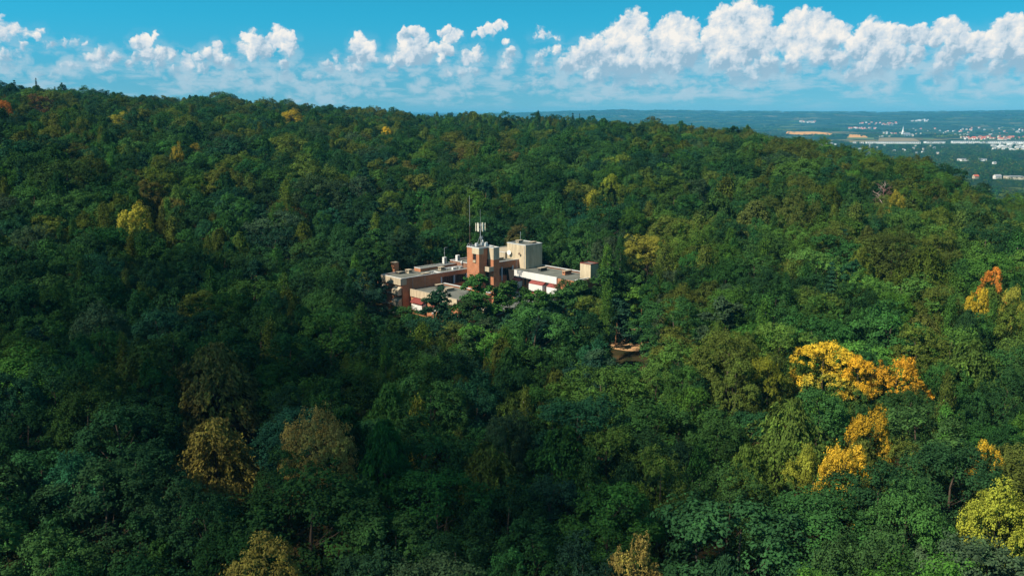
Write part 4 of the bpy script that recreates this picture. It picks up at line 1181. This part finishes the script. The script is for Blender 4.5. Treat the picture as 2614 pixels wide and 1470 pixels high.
# everything else: dart throwing over the slope, denser kinds nearer the eye as the photograph shows
def region_choice(px, py, g):
    """species and leaf tone for this part of the wood; tones partly paint in sun and cloud shade"""
    u = g.uniform()
    right = px > 1650 and py < 900
    up = py < 480
    if 420 < py < 700 and 880 < px < 1250 or (640 < py < 900 and 900 < px < 1700): p = (.48, .14, .12, .20, .02, .04)
    elif up and px > 1050 and py < 340: p = (.42, .1, .12, .12, .16, .08)
    elif up: p = (.52, .26, .16, .01, .02, .03)
    elif right: p = (.50, .22, .2, .01, .01, .06)
    elif px < 700 and py < 900: p = (.54, .24, .14, .02, .01, .05)
    else: p = (.62, .26, .09, .01, 0, .02)
    kind = g.choice(['broadleaf_tree', 'spreading_tree', 'drooping_tree', 'pine_tree', 'spruce_tree', 'birch_tree'], p=np.array(p) / sum(p))
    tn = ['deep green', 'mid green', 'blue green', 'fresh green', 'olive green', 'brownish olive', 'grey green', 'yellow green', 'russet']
    if right: q = (.11, .29, .03, .25, .32, .0, .01, .002, .0)  # more olive and fresh green; the lighter mix partly paints in sunlight
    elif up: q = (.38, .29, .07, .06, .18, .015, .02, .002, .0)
    elif py > 950 and px < 1400: q = (.52, .26, .13, .04, .02, 0, .03, 0, 0)  # darker mix puts the foreground's cloud shade into the leaf colours
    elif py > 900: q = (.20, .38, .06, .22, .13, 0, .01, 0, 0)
    elif px < 950 and py > 600: q = (.48, .24, .16, .03, .06, 0, .03, 0, 0)  # darker and bluer left of the block, cloud shade painted in as well
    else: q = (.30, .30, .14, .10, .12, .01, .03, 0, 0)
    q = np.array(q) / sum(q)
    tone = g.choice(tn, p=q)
    if kind in ('pine_tree', 'spruce_tree'): tone = g.choice(['blue green', 'deep green', 'mid green', 'grey green'], p=(.42, .28, .2, .1))
    if kind == 'drooping_tree': tone = g.choice(['olive green', 'mid green', 'deep green', 'brownish olive'], p=(.32, .38, .30, .0))
    if kind == 'birch_tree': tone = g.choice(['olive green', 'fresh green', 'mid green'], p=(.5, .3, .2))
    return kind, tone


CELL = 14.0
grid = {}
def near_ok(x, y, w, k=.70):
    cx, cy_ = int(x // CELL), int(y // CELL)
    for i in range(cx - 2, cx + 3):
        for j in range(cy_ - 2, cy_ + 3):
            for (a, b, c) in grid.get((i, j), ()):
                if (a - x) ** 2 + (b - y) ** 2 < ((c + w) * k) ** 2: return False
    return True
SPV = [(t['x'], t['y'], t['w'], t['top']) for t in TREES if t['tone'] in AUTUMN + ('tan brown', 'olive tan', 'russet') or t['kind'] == 'birch_tree']
SPV = [(project(x, y, z)[0], project(x, y, z)[1], w * FPX / math.hypot(x, y), math.hypot(x, y)) for x, y, w, z in SPV]
SPA = np.array([q for q in SPV if q[2] > 46 or q[3] > 250])
def hides_marked(px, py, wpx, r):
    """would this tree stand before one of the marked trees and cover its crown?"""
    m = (SPA[:, 3] > r) & (np.abs(SPA[:, 0] - px) < SPA[:, 2] * .75 + wpx * .8) & (py < SPA[:, 1] + SPA[:, 2] * 1.15) & (py > SPA[:, 1] - 400)
    return bool(m.any())
def remember(x, y, w): grid.setdefault((int(x // CELL), int(y // CELL)), []).append((x, y, w))
for t in TREES: remember(t['x'], t['y'], t['w'] * .8)
remember(*on_canopy(2255, 492), 2.6)

BIG = []   # (t dict) random trees
g = np.random.default_rng(5)
for band0, band1, tries in ((46, 130, 5000), (130, 260, 12000), (260, 420, 16000), (420, 700, 26000), (700, 1240, 34000)):
    ra = np.sqrt(g.uniform(band0 ** 2, band1 ** 2, tries)); za = g.uniform(-.62, .62, tries)
    xa, ya = ra * np.sin(za), ra * np.cos(za); ca_ = canopy(xa, ya)
    for r, x, y, cz_ in zip(ra.tolist(), xa.tolist(), ya.tolist(), ca_.tolist()):
        if not near_ok(x, y, 1.6): continue
        u_, v_ = local_uv(x, y)
        px, py, f = project(x, y, cz_)
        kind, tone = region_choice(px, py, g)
        w = WID[kind] * g.uniform(.66, 1.5) * float(np.interp(r, [60, 150, 320, 600, 900], [1.12, 1.05, 1.25, 1.3, 1.15])) * (.8 if kind == 'broadleaf_tree' and g.uniform() < .2 else 1)
        if not near_ok(x, y, w): continue
        top = cz_ + g.normal(0, 1.3 if r < 450 else 2.3) + (2.0 if kind in ('spruce_tree', 'birch_tree') else 0) + (g.uniform(2, 6) if r > 560 and g.uniform() < .12 else 0) + .28 * (w - 5)
        if in_building(x, y, w * .75 + .5): continue
        # keep the view to the building and the little clearing free: nothing tall directly before them
        px2, py2, f2 = project(x, y, top)
        if y < 262 and 940 < px2 < 1540 and py2 - 60 < 800 and 160 < r and v_ > -14 and u_ < 60 and py2 < 800: continue
        if abs(px2 - 1612) < 42 + w * .62 * FPX / r and py2 < 912 and 140 < r < 236: continue
        if -100 < px2 < 2714 and hides_marked(px2, py2, w * FPX / r, r - 3): continue
        remember(x, y, w)
        BIG.append(dict(kind=kind, tone=tone, x=x, y=y, w=w, top=top, lab=None, px=px2, py=py2, r=r, size=w / r, seen=(-120 < px2 < 2734 and py2 - 20 < 1500)))

# the 300 largest of each kind in view become individuals, the rest one wood
cnt = {}
for t in TREES: cnt[t['kind']] = cnt.get(t['kind'], 0) + 1
LIM = {'broadleaf_tree': 190, 'spreading_tree': 100, 'drooping_tree': 100, 'pine_tree': 90, 'spruce_tree': 40, 'birch_tree': 90}
far_trees = []
for t in sorted(BIG, key=lambda q: -q['size']):
    vis = t['seen'] and t['py'] + 40 < 1470 + 130 and t['r'] < 430
    if vis and cnt.get(t['kind'], 0) < LIM[t['kind']]:
        cnt[t['kind']] = cnt.get(t['kind'], 0) + 1
        TREES.append(t)
    else: far_trees.append(t)
print('individual trees', cnt, 'rest', len(far_trees))

NICE = {'broadleaf_tree': 'rounded', 'spreading_tree': 'broad', 'drooping_tree': 'drooping', 'pine_tree': 'pine', 'spruce_tree': 'spruce', 'birch_tree': 'birch'}
CATN = {'broadleaf_tree': 'tree', 'spreading_tree': 'tree', 'drooping_tree': 'tree', 'pine_tree': 'pine tree', 'spruce_tree': 'spruce tree', 'birch_tree': 'birch tree'}
def place_words(px, py):
    cols = ['at the far left', 'left of the office block', 'left of centre', 'below the office block', 'right of centre', 'right of the office block', 'at the far right']
    c = cols[int(np.clip((px - 0) / 2614 * 7, 0, 6))]
    if py < 420: rrow = 'high on the slope'
    elif py < 620: rrow = 'on the slope'
    elif py < 820: rrow = 'level with the roofs'
    elif py < 1020: rrow = 'below the roofs'
    elif py < 1240: rrow = 'low in the wood'
    else: rrow = 'along the bottom'
    if c.startswith('below') and py < 700: c = 'behind the office block'
    return rrow + ' ' + c
ORD = ['leftmost'] + [q + ' from left' for q in 'second third fourth fifth sixth seventh eighth ninth tenth eleventh twelfth thirteenth fourteenth fifteenth sixteenth seventeenth eighteenth nineteenth twentieth'.split()]
ORD += [('twenty-' + q + ' from left') for q in 'first second third fourth fifth sixth seventh eighth ninth'.split()] + ['thirtieth from left'] + [('thirty-' + q + ' from left') for q in 'first second third fourth fifth sixth seventh eighth ninth'.split()] + ['fortieth from left']
groups = {}
for t in TREES:
    t['px'], t['py'], _ = project(t['x'], t['y'], t['top'])
    if t['lab'] is None:
        groups.setdefault((t['tone'], t['kind'], place_words(t['px'], t['py'])), []).append(t)
for (tone, kind, pl), ts in groups.items():
    ts.sort(key=lambda q: q['px'])
    for i, t in enumerate(ts):
        base = f'{tone} {NICE[kind]}' + ('' if kind in ('pine_tree', 'spruce_tree', 'birch_tree') else ' tree')
        t['lab'] = (f'{base} {pl}' if len(ts) == 1 else f'{base}, {ORD[min(i, len(ORD) - 1)]} {pl}')

pick = {k: 0 for k in KINDS}
for t in TREES:
    k = t['kind']; i = pick[k] % len(KINDS[k]); pick[k] += 1
    crown, trunk = KINDS[k][i]
    gz = float(ground_z(t['x'], t['y']))
    hz = (t['top'] - gz) / 18.0
    wz = t['w'] / WID[k]
    hz = max(hz, .5, .82 * wz)
    e_ = empty(k, (t['x'], t['y'], t['top'] - 18 * hz), rng.uniform(0, 6.28))
    e_.scale = (wz, wz * rng.uniform(.9, 1.1), hz)
    c = link('crown', crown, e_); b = link('trunk', trunk, e_)
    if t['tone'] in AUTUMN and k != 'birch_tree':
        c.material_slots[0].link = 'OBJECT'; c.material_slots[0].material = M['turning_leaf']
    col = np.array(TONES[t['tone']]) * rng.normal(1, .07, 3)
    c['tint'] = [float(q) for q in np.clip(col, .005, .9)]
    tag(e_, t['lab'], CATN[k], {'pine_tree': 'pines of the wood', 'spruce_tree': 'spruces of the wood', 'birch_tree': 'birches and larches of the wood'}.get(k, 'broadleaved trees of the wood'))


# a leafless reddish tree on the right slope
bx0, by0 = on_canopy(2255, 492); bz = float(ground_z(bx0, by0))
bt = empty('bare_tree', (bx0, by0, bz)); tag(bt, 'leafless reddish tree standing among green crowns on the right slope', 'tree')
M['dead_bark'] = plain('dead_bark', (.20, .10, .085), .95, .3, 2)
M['pale_twig'] = plain('pale_twig', (.42, .30, .26), .95, .3, 2)
hb_ = float(canopy(bx0, by0)) - bz + 3.0
MB().tube([(0, 0, -.5), (.2, .1, hb_ * .5), (.1, -.1, hb_ * .95)], [.35, .2, .05], 7).build('trunk', M['dead_bark'], bt)
tg = np.random.default_rng(4)
for q in range(16):
    a = q * 2.4; z0 = hb_ * (.5 + .028 * q); ln_ = 4.6 - q * .16; e_ = Vector((math.cos(a) * ln_, math.sin(a) * ln_, z0 + ln_ * .75))
    b_ = MB(); s0_ = Vector((.15, 0, z0)); b_.tube([s0_, s0_.lerp(e_, .5) + Vector((0, 0, .3)), e_], [.13, .08, .03], 5)
    for w_ in range(7):
        f_ = s0_.lerp(e_, .35 + .09 * w_); d_ = Vector(tg.normal(0, 1, 3)); d_.z = abs(d_.z) + .4
        b_.tube([f_, f_ + d_.normalized() * tg.uniform(.9, 1.9)], [.045, .02], 4)
    b_.build('branch', M['pale_twig' if q % 3 == 0 else 'dead_bark'], bt)

# ------------------------------------------------------------------ the rest of the wood as one object (geometry nodes)
def gn_scatter(name, pts, idx, rot, scl, tint, objs, label):
    """one object whose points carry copies of the crowns in OBJS (index IDX)"""
    me = bpy.data.meshes.new(name)
    me.vertices.add(len(pts)); me.vertices.foreach_set('co', np.ascontiguousarray(pts, np.float32).ravel())
    a = me.attributes.new('pick', 'INT', 'POINT'); a.data.foreach_set('value', np.ascontiguousarray(idx, np.int32))
    a = me.attributes.new('turn', 'FLOAT', 'POINT'); a.data.foreach_set('value', np.ascontiguousarray(rot, np.float32))
    a = me.attributes.new('size', 'FLOAT_VECTOR', 'POINT'); a.data.foreach_set('vector', np.ascontiguousarray(scl, np.float32).ravel())
    a = me.attributes.new('tint', 'FLOAT_VECTOR', 'POINT'); a.data.foreach_set('vector', np.ascontiguousarray(tint, np.float32).ravel())
    o = link(name, me)
    src = bpy.data.collections.new(name + '_sources')          # not linked to the scene: only feeds the nodes
    for q in objs: src.objects.link(q)
    ng = bpy.data.node_groups.new(name, 'GeometryNodeTree')
    ng.interface.new_socket('Geometry', in_out='INPUT', socket_type='NodeSocketGeometry')
    ng.interface.new_socket('Geometry', in_out='OUTPUT', socket_type='NodeSocketGeometry')
    n, l = ng.nodes, ng.links
    gi = n.new('NodeGroupInput'); go = n.new('NodeGroupOutput')
    ci = n.new('GeometryNodeCollectionInfo'); ci.inputs['Collection'].default_value = src
    ci.inputs['Separate Children'].default_value = True; ci.inputs['Reset Children'].default_value = True
    ip = n.new('GeometryNodeInstanceOnPoints'); ip.inputs['Pick Instance'].default_value = True
    def att(nm, ty):
        q = n.new('GeometryNodeInputNamedAttribute'); q.data_type = ty; q.inputs['Name'].default_value = nm
        return next(s for s in q.outputs if s.enabled and s.name == 'Attribute')
    cb = n.new('ShaderNodeCombineXYZ')
    l.new(att('turn', 'FLOAT'), cb.inputs[2])
    l.new(gi.outputs[0], ip.inputs['Points']); l.new(ci.outputs[0], ip.inputs['Instance'])
    l.new(att('pick', 'INT'), ip.inputs['Instance Index']); l.new(cb.outputs[0], ip.inputs['Rotation'])
    l.new(att('size', 'FLOAT_VECTOR'), ip.inputs['Scale'])
    l.new(ip.outputs[0], go.inputs[0])
    md = o.modifiers.new('scatter', 'NODES'); md.node_group = ng
    return tag(o, label, None, None, 'stuff')


src, first = [], {}
for k in KINDS:
    first[k] = len(src)
    for cr_, tr_ in KINDS[k]: src.append(bpy.data.objects.new(f'source_{len(src):03d}', cr_))
pts, idx, rot, scl, tin = [], [], [], [], []
for i, t in enumerate(far_trees):
    k = t['kind']
    pts.append((t['x'], t['y'], t['top'] - 18 * max(1.0, .82 * t['w'] / WID[k]))); idx.append(first[k] + int(rng.integers(len(KINDS[k])))); rot.append(rng.uniform(0, 6.28))
    s_ = t['w'] / WID[k]; h_s = max(1.0, .82 * s_); scl.append((s_, s_, h_s))
    tin.append(np.clip(np.array(TONES[t['tone']]) * rng.normal(1, .07, 3), .005, .9))
gn_scatter('far_woodland', pts, idx, rot, scl, tin, src, 'mixed woodland covering the slopes and ridge beyond the nearer trees')

# ------------------------------------------------------------------ the valley: fields, far woods, town
STEPS = 1500.0 * np.cumprod(np.full(1700, 1.002)) 
def on_ground(px, py):
    d = ray(px, py); d = d / np.hypot(d[0], d[1])
    hit = np.nonzero(d[2] * STEPS + CZ < ground_z(d[0] * STEPS, d[1] * STEPS))[0]
    t = STEPS[hit[0]] if len(hit) else STEPS[-1]
    p = d * t
    return np.array([p[0], p[1], float(ground_z(p[0], p[1]))])


def fieldsheet(px0, py0, px1, py1, px2, py2, px3, py3, mat, label):
    """a field between four sight lines' feet on the valley floor (near left, near right, far right, far left)"""
    q = [on_ground(*p) for p in ((px0, py0), (px1, py1), (px2, py2), (px3, py3))]
    V, F, n_ = [], [], 10
    for i in range(n_ + 1):
        for j in range(n_ + 1):
            a, b_ = j / n_, i / n_
            p = (q[0] * (1 - a) + q[1] * a) * (1 - b_) + (q[3] * (1 - a) + q[2] * a) * b_
            V.append((p[0], p[1], float(ground_z(p[0], p[1])) + 1.5))
    for i in range(n_):
        for j in range(n_): F.append((i * (n_ + 1) + j, i * (n_ + 1) + j + 1, (i + 1) * (n_ + 1) + j + 1, (i + 1) * (n_ + 1) + j))
    FIELDS.append([(p[0], p[1]) for p in q])
    return tag(link('field', poly_mesh('field', V, F, [mat], smooth=True)), label, kind='structure')
FIELDS = []
M['stubble'] = plain('stubble', (.70, .33, .06), .95, .15, .01)
M['plough'] = plain('ploughed_soil', (.26, .19, .09), .95, .2, .01)
M['meadow'] = plain('meadow', (.11, .16, .045), .95, .2, .01)
fieldsheet(2006, 343, 2138, 349.5, 2130, 343.5, 2010, 336, M['stubble'], 'long orange stubble field in the valley')
fieldsheet(2162, 352, 2216, 353, 2208, 345, 2168, 344, M['stubble'], 'short orange stubble field in the valley')
fieldsheet(2240, 362.5, 2350, 362.5, 2330, 354, 2245, 354, M['plough'], 'brown ploughed field before the far church')
fieldsheet(2160, 356, 2232, 357, 2230, 352.5, 2165, 352, M['meadow'], 'green meadow strip in the valley')
fieldsheet(2355, 356.5, 2385, 356.5, 2384, 353.5, 2356, 353.5, M['meadow'], 'small meadow by the far church')

M['far_white'] = plain('far_white_wall', (.80, .78, .74), .8, .08, .05)
M['far_cream'] = plain('far_cream_wall', (.62, .54, .40), .85, .1, .05)
M['far_red'] = plain('far_red_tile', (.50, .12, .06), .9, .12, .05)
M['far_grey'] = plain('far_grey_roof', (.30, .31, .32), .8, .15, .05)


def gable(wall, roof, w=12., d_=10., h=6., rh=4., name='house'):
    V = [(-w / 2, -d_ / 2, -3), (w / 2, -d_ / 2, -3), (w / 2, d_ / 2, -3), (-w / 2, d_ / 2, -3), (-w / 2, -d_ / 2, h), (w / 2, -d_ / 2, h), (w / 2, d_ / 2, h), (-w / 2, d_ / 2, h), (-w / 2, 0, h + rh), (w / 2, 0, h + rh)]
    F = [(0, 1, 5, 4), (2, 3, 7, 6), (1, 2, 6, 9, 5), (3, 0, 4, 8, 7), (4, 5, 9, 8), (6, 7, 8, 9)]
    n_ = len(V); o = .7
    V += [(-w / 2 - o, -d_ / 2 - o, h - .4), (w / 2 + o, -d_ / 2 - o, h - .4), (w / 2 + o, 0, h + rh + .25), (-w / 2 - o, 0, h + rh + .25), (w / 2 + o, d_ / 2 + o, h - .4), (-w / 2 - o, d_ / 2 + o, h - .4)]
    F += [(n_, n_ + 1, n_ + 2, n_ + 3), (n_ + 3, n_ + 2, n_ + 4, n_ + 5)]
    # dark windows, proud by a hair
    k = max(2, int(w // 3.5))
    for i in range(k):
        for z in (1.2, 3.9):
            if z + 1.5 > h: continue
            c = -w / 2 + (i + .5) * w / k; m_ = len(V)
            V += [(c - .55, -d_ / 2 - .02, z), (c + .55, -d_ / 2 - .02, z), (c + .55, -d_ / 2 - .02, z + 1.4), (c - .55, -d_ / 2 - .02, z + 1.4)]; F.append((m_, m_ + 1, m_ + 2, m_ + 3))
    mi = [0] * 6 + [1] * 2 + [2] * (len(F) - 8)
    return poly_mesh(name, V, F, [M[wall], M[roof], M['glass']], mi)


HM = [gable('far_white', 'far_red'), gable('far_white', 'far_grey', 14, 11, 7, 3), gable('far_cream', 'far_red', 16, 11, 7, 5), gable('far_white', 'far_white', 26, 14, 7, 1.5), gable('far_cream', 'far_grey', 13, 10, 9, 3)]
HOUSES = []
def house(px, py, k, s, rz, label, group):
    p = on_ground(px, py); D = math.hypot(p[0], p[1])
    o = link('house', HM[k], None, (p[0], p[1], p[2]))
    o.scale = (s, s, s); o.rotation_euler = (0, 0, rz)
    HOUSES.append((p[0], p[1], 14 * s)); tag(o, label, 'house', group); return o


hg = np.random.default_rng(21)
LOOK = ['white red-roofed house', 'white grey-roofed house', 'cream red-roofed house', 'long flat white building', 'cream grey-roofed block']
def village(n_, px0, px1, py0, py1, ks, s0, s1, place):
    by = {}
    for _ in range(int(n_ * 2.0)):
        k = int(hg.choice(ks)); px = hg.uniform(px0, px1)
        o = house(px, hg.uniform(py0, py1), k, hg.uniform(s0, s1) * .72, hg.uniform(-.8, .8), None, f'houses {place}')
        by.setdefault(k, []).append((px, o))
    for k, L in by.items():
        L.sort(key=lambda q: q[0])
        for i, (px, o) in enumerate(L): o['label'] = (f'{LOOK[k]}, {ORD[i]}, {place}' if len(L) > 1 else f'the only {LOOK[k]} {place}'); o['category'] = 'house'
village(22, 2455, 2614, 351, 358, [0, 2, 0, 2], 1.0, 1.6, 'in the red roofed quarter of the far town')
village(26, 2530, 2625, 366, 385, [1, 3, 1, 4, 4], .7, 1.3, 'in the pale quarter of the far town')
village(9, 2088, 2134, 366, 377, [1, 4, 1], .7, 1.1, 'in the small white cluster beyond the wood edge')
village(14, 2165, 2235, 326, 332, [0, 1, 2], 1.0, 1.6, 'in the upper village on the far slope')
village(12, 2245, 2330, 336, 350, [0, 1, 4, 2], .8, 1.3, 'around the far church')
village(14, 2330, 2480, 330, 347, [0, 1, 4, 2], .9, 1.4, 'scattered right of the far church')
village(12, 2043, 2085, 311, 314.5, [1, 0, 4], 1.2, 2.2, 'in the pale village near the horizon')
village(14, 2195, 2290, 314, 321, [0, 1, 2], 1.0, 1.8, 'in the thin village line below the horizon')
village(7, 2325, 2370, 307, 311, [3, 1], 1.2, 2.0, 'near the horizon at the right')
village(14, 2450, 2614, 325, 345, [0, 1, 2, 4], .9, 1.5, 'on the wooded rise at the right edge')
village(10, 2150, 2450, 372, 395, [1, 4, 4], .6, .9, 'among the trees below the long sheds')
house(2490, 456, 2, .66, .2, 'cream villa with a red roof among dark trees near the right edge', None)
house(2538, 419, 1, .6, .1, 'small white house with grey roof right of the long white shed', None)
house(2545, 457, 1, .9, .1, 'small white house left of the cream shed at the right edge', None)


def shed(px0, px1, py, h, label, mat='far_white', name='warehouse'):
    a, b_ = on_ground(px0, py), on_ground(px1, py)
    d_ = Vector(b_) - Vector(a); L = math.hypot(d_.x, d_.y); mid = (a + b_) / 2
    o = empty(name, (mid[0], mid[1], min(a[2], b_[2])), math.atan2(d_.y, d_.x))
    b1 = MB().box(-L / 2, L / 2, 0, 26, -4, h); b1.build('hall', M[mat], o)
    MB().box(-L / 2 - .5, L / 2 + .5, -.5, 26.5, h + .003, h + .9).build('roof', M['far_grey'], o)
    w = MB()
    n_ = max(3, int(L // 9))
    for k in range(n_): w.box(-L / 2 + (k + .3) * L / n_, -L / 2 + (k + .7) * L / n_, -.06, -.003, h * .55, h * .8)
    w.build('window_band', M['glass'], o)['kind'] = 'stuff'
    tag(o, label, 'warehouse', 'long white sheds of the valley')
    for t in np.linspace(0, 1, max(2, int(L / 25))): HOUSES.append((a[0] * (1 - t) + b_[0] * t, a[1] * (1 - t) + b_[1] * t, 16))
shed(2177, 2205, 368, 9, 'short white shed leftmost in the long line of sheds')
shed(2212, 2350, 367.5, 9, 'longest white shed below the ploughed field')
shed(2364, 2413, 367, 9, 'white shed in the middle of the long line')
shed(2432, 2640, 367, 11, 'white shed running out at the right edge')
shed(2454, 2519, 412, 6, 'low white shed among dark trees at the right')
shed(2576, 2614, 459, 6, 'cream shed at the right edge below the low white one', 'far_cream')

p = on_ground(2304, 348)
ch = empty('church', tuple(p), .3); tag(ch, 'far church with a tall thin pale spire', 'church'); HOUSES.append((p[0], p[1], 30))
MB().box(-6, 6, -6, 6, -3, 24).build('tower', M['far_white'], ch)
MB().lathe([(7, 24.003), (3, 38), (.2, 60)], (0, 0, 0), 8).build('spire', M['far_white'], ch)
link('nave', gable('far_white', 'far_grey', 44, 18, 12, 8, 'nave'), ch, (28.5, 0, 0))
p = on_ground(2218, 396)
py_ = empty('pylon', tuple(p), .2); tag(py_, 'pale lattice power pylon standing above the valley woods', 'pylon'); HOUSES.append((p[0], p[1], 10))
for sx_ in (-1, 1):
    for sy_ in (-1, 1): MB().tube([(sx_ * 4, sy_ * 4, -1), (sx_ * .8, sy_ * .8, 34), (0, 0, 48)], .32, 4).build('leg', M['metal'], py_)
for z, w in ((34, 9), (41, 7)): MB().tube([(-w, 0, z), (w, 0, z)], .35, 4).build('crossarm', M['metal'], py_)
b = MB()
for k in range(6):
    z0, z1 = k * 5.5, (k + 1) * 5.5; a, c = 4 - 3.2 * z0 / 34, 4 - 3.2 * z1 / 34
    for s_ in (-1, 1):
        b.tube([(-a, s_ * a, z0), (c, s_ * c, z1)], .2, 4); b.tube([(a, s_ * a, z0), (-c, s_ * c, z1)], .2, 4)
b.build('bracing', M['metal'], py_)

# woods of the valley: one object, copies of small crowns
def inside(poly, x, y):
    s_ = 0
    for i in range(4):
        (x0, y0), (x1, y1) = poly[i], poly[(i + 1) % 4]
        s_ += 1 if (x1 - x0) * (y - y0) - (y1 - y0) * (x - x0) > 0 else -1
    return abs(s_) == 4
vs = []
for s in range(4):
    V, nq, tone, LC = broadleaf(200 + s, 6.0, 10.5, nl=7, nsub=9, nc=9, size=1.15, top=15.0)
    vs.append(bpy.data.objects.new(f'source_valley_{s}', quads_mesh('valley_crown', V, nq, tone, M['leaf'])))
for s in range(3):                      # a whole grove for the farther woods
    gg = np.random.default_rng(300 + s); P, Nn, S, T = [], [], [], []
    for k in range(26):
        c = np.array([gg.normal(0, 34), gg.normal(0, 22), gg.uniform(8, 13)]); r_ = gg.uniform(5, 9); m = 34
        dd = dirs(m, gg, -.3, .2); P.append(c + dd * r_ * np.array([1, 1, .9])); Nn.append(dd + gg.normal(0, .35, (m, 3))); S.append(gg.uniform(2.6, 5, m))
        T.append(np.clip(.42 + gg.normal(0, .13) + gg.normal(0, .08, m), 0, 1))
    P, Nn, S, T = map(np.concatenate, (P, Nn, S, T))
    vs.append(bpy.data.objects.new(f'source_valley_{s + 4}', quads_mesh('valley_grove', cards(P, Nn, S, gg, .8), len(P), T, M['leaf'])))
HA = np.array(HOUSES); HR = np.hypot(HA[:, 0], HA[:, 1]); HZ = np.arctan2(HA[:, 0], HA[:, 1])
vg = np.random.default_rng(31)
pts, idx, rot, scl, tin = [], [], [], [], []
VT = [TONES['deep green'], TONES['blue green'], TONES['mid green'], TONES['deep green'], TONES['grey green'], TONES['olive green']]
def scatter_valley(r0, r1, n_, grove, thr):
    ra = np.sqrt(vg.uniform(r0 * r0, r1 * r1, n_)); za = vg.uniform(.10 if not grove else -.12, .66, n_)
    xa, ya = ra * np.sin(za), ra * np.cos(za)
    ok = vnoise(xa, ya, 330, 12) + .5 * vnoise(xa, ya, 90, 14) >= thr
    ra, za, xa, ya = ra[ok], za[ok], xa[ok], ya[ok]; ga = ground_z(xa, ya)
    for r, az, x, y, gz_ in zip(ra, za, xa, ya, ga):
        if any(inside(f, x / q, y / q) for f in FIELDS for q in (1, .985, .97, .955, .94, .92, .90)): continue
        s_ = vg.uniform(.7, 1.25)
        lat = np.abs(HZ - az) * r; dr = HR - r
        if np.any((lat < HA[:, 2]) & (np.abs(dr) < HA[:, 2] + 6)): continue
        if np.any((lat < HA[:, 2] * .9 + 4) & (dr > 0) & (dr < 420)):
            if grove or vg.uniform() < .45: continue
            s_ *= .38
        pts.append((x, y, gz_)); idx.append(int(vg.integers(4)) if not grove else 4 + int(vg.integers(3))); rot.append(vg.uniform(0, 6.28))
        scl.append((s_, s_, s_ * vg.uniform(.85, 1.15))); tin.append(np.clip(np.array(VT[int(vg.integers(6))]) * 1.25 * vg.normal(1, .1, 3), .005, .9))
scatter_valley(1250, 2600, 16000, False, -.75)
scatter_valley(2600, 4600, 26000, False, -.35)
scatter_valley(4600, 14000, 5200, True, -.05)
print('valley trees', len(pts))
gn_scatter('valley_woods', pts, idx, rot, scl, tin, vs, 'far woods and hedges spread over the valley floor')

# ------------------------------------------------------------------ an unseen low cumulus added on the sunward side to shade the near wood
cm, n, l = new_mat('cloud')
out = n.new('ShaderNodeOutputMaterial'); df = n.new('ShaderNodeBsdfDiffuse'); df.inputs[0].default_value = (.9, .9, .9, 1)
tr = n.new('ShaderNodeBsdfTransparent'); ma = n.new('ShaderNodeMixShader')
geo = n.new('ShaderNodeNewGeometry'); nz = n.new('ShaderNodeTexNoise'); nz.inputs['Scale'].default_value = 1 / 38.; nz.inputs['Detail'].default_value = 6
l.new(geo.outputs['Position'], nz.inputs['Vector'])
mr = n.new('ShaderNodeMapRange'); mr.inputs[1].default_value = .36; mr.inputs[2].default_value = .62; mr.inputs[3].default_value = .015; mr.inputs[4].default_value = .18
l.new(nz.outputs['Fac'], mr.inputs[0]); l.new(mr.outputs[0], ma.inputs[0]); l.new(tr.outputs[0], ma.inputs[1]); l.new(df.outputs[0], ma.inputs[2]); l.new(ma.outputs[0], out.inputs[0])
cg = np.random.default_rng(77)
Hc = 620.0
off = np.array([SUN_DIR.x, SUN_DIR.y]) * Hc / math.tan(SUN_EL)
V, F = [], []
def puff(c, r, n_=10, m_=7):
    b0 = len(V)
    for i in range(m_ + 1):
        ph = math.pi * i / m_
        for k in range(n_):
            th = 2 * math.pi * k / n_; w = r * (1 + .12 * math.sin(3 * th + c[0]) * math.sin(2 * ph + c[1]))
            z = w * math.cos(ph)
            V.append((c[0] + w * math.sin(ph) * math.cos(th), c[1] + w * math.sin(ph) * math.sin(th), c[2] + (z if z > 0 else z * .4)))
    for i in range(m_):
        for k in range(n_): F.append((b0 + i * n_ + k, b0 + i * n_ + (k + 1) % n_, b0 + (i + 1) * n_ + (k + 1) % n_, b0 + (i + 1) * n_ + k))
# spine of the shaded ground: from the left of the block down to the bottom centre
spine = [(-88, 232, 24), (-76, 205, 34), (-62, 178, 40), (-52, 150, 44), (-40, 122, 42), (-28, 98, 38), (-8, 118, 34), (-20, 146, 34), (-18, 82, 30), (4, 92, 24), (-45, 186, 24), (-84, 150, 30)]
for x, y, r in spine:
    for _ in range(5):
        puff((x + off[0] + cg.normal(0, r * .42), y + off[1] + cg.normal(0, r * .42), Hc + cg.uniform(0, r * .5)), r * cg.uniform(.38, .62))
tag(link('cloud', poly_mesh('cloud', V, F, [cm], smooth=True)), 'unseen low ragged cumulus added towards the sun to shade the near wood', 'cloud')

# ------------------------------------------------------------------ haze of the air, one closed box
hm, n, l = new_mat('haze')
out = n.new('ShaderNodeOutputMaterial'); pv = n.new('ShaderNodeVolumePrincipled')
pv.inputs['Color'].default_value = (.13, .62, 1.0, 1); pv.inputs["Density"].default_value = 6.5e-5; pv.inputs['Anisotropy'].default_value = .0
l.new(pv.outputs[0], out.inputs['Volume'])
hz_ = MB().box(-43000, 43000, -43000, 43000, -175, 118).build('haze', hm)
tag(hz_, 'thin blue haze lying over the hills and the valley', kind='stuff')
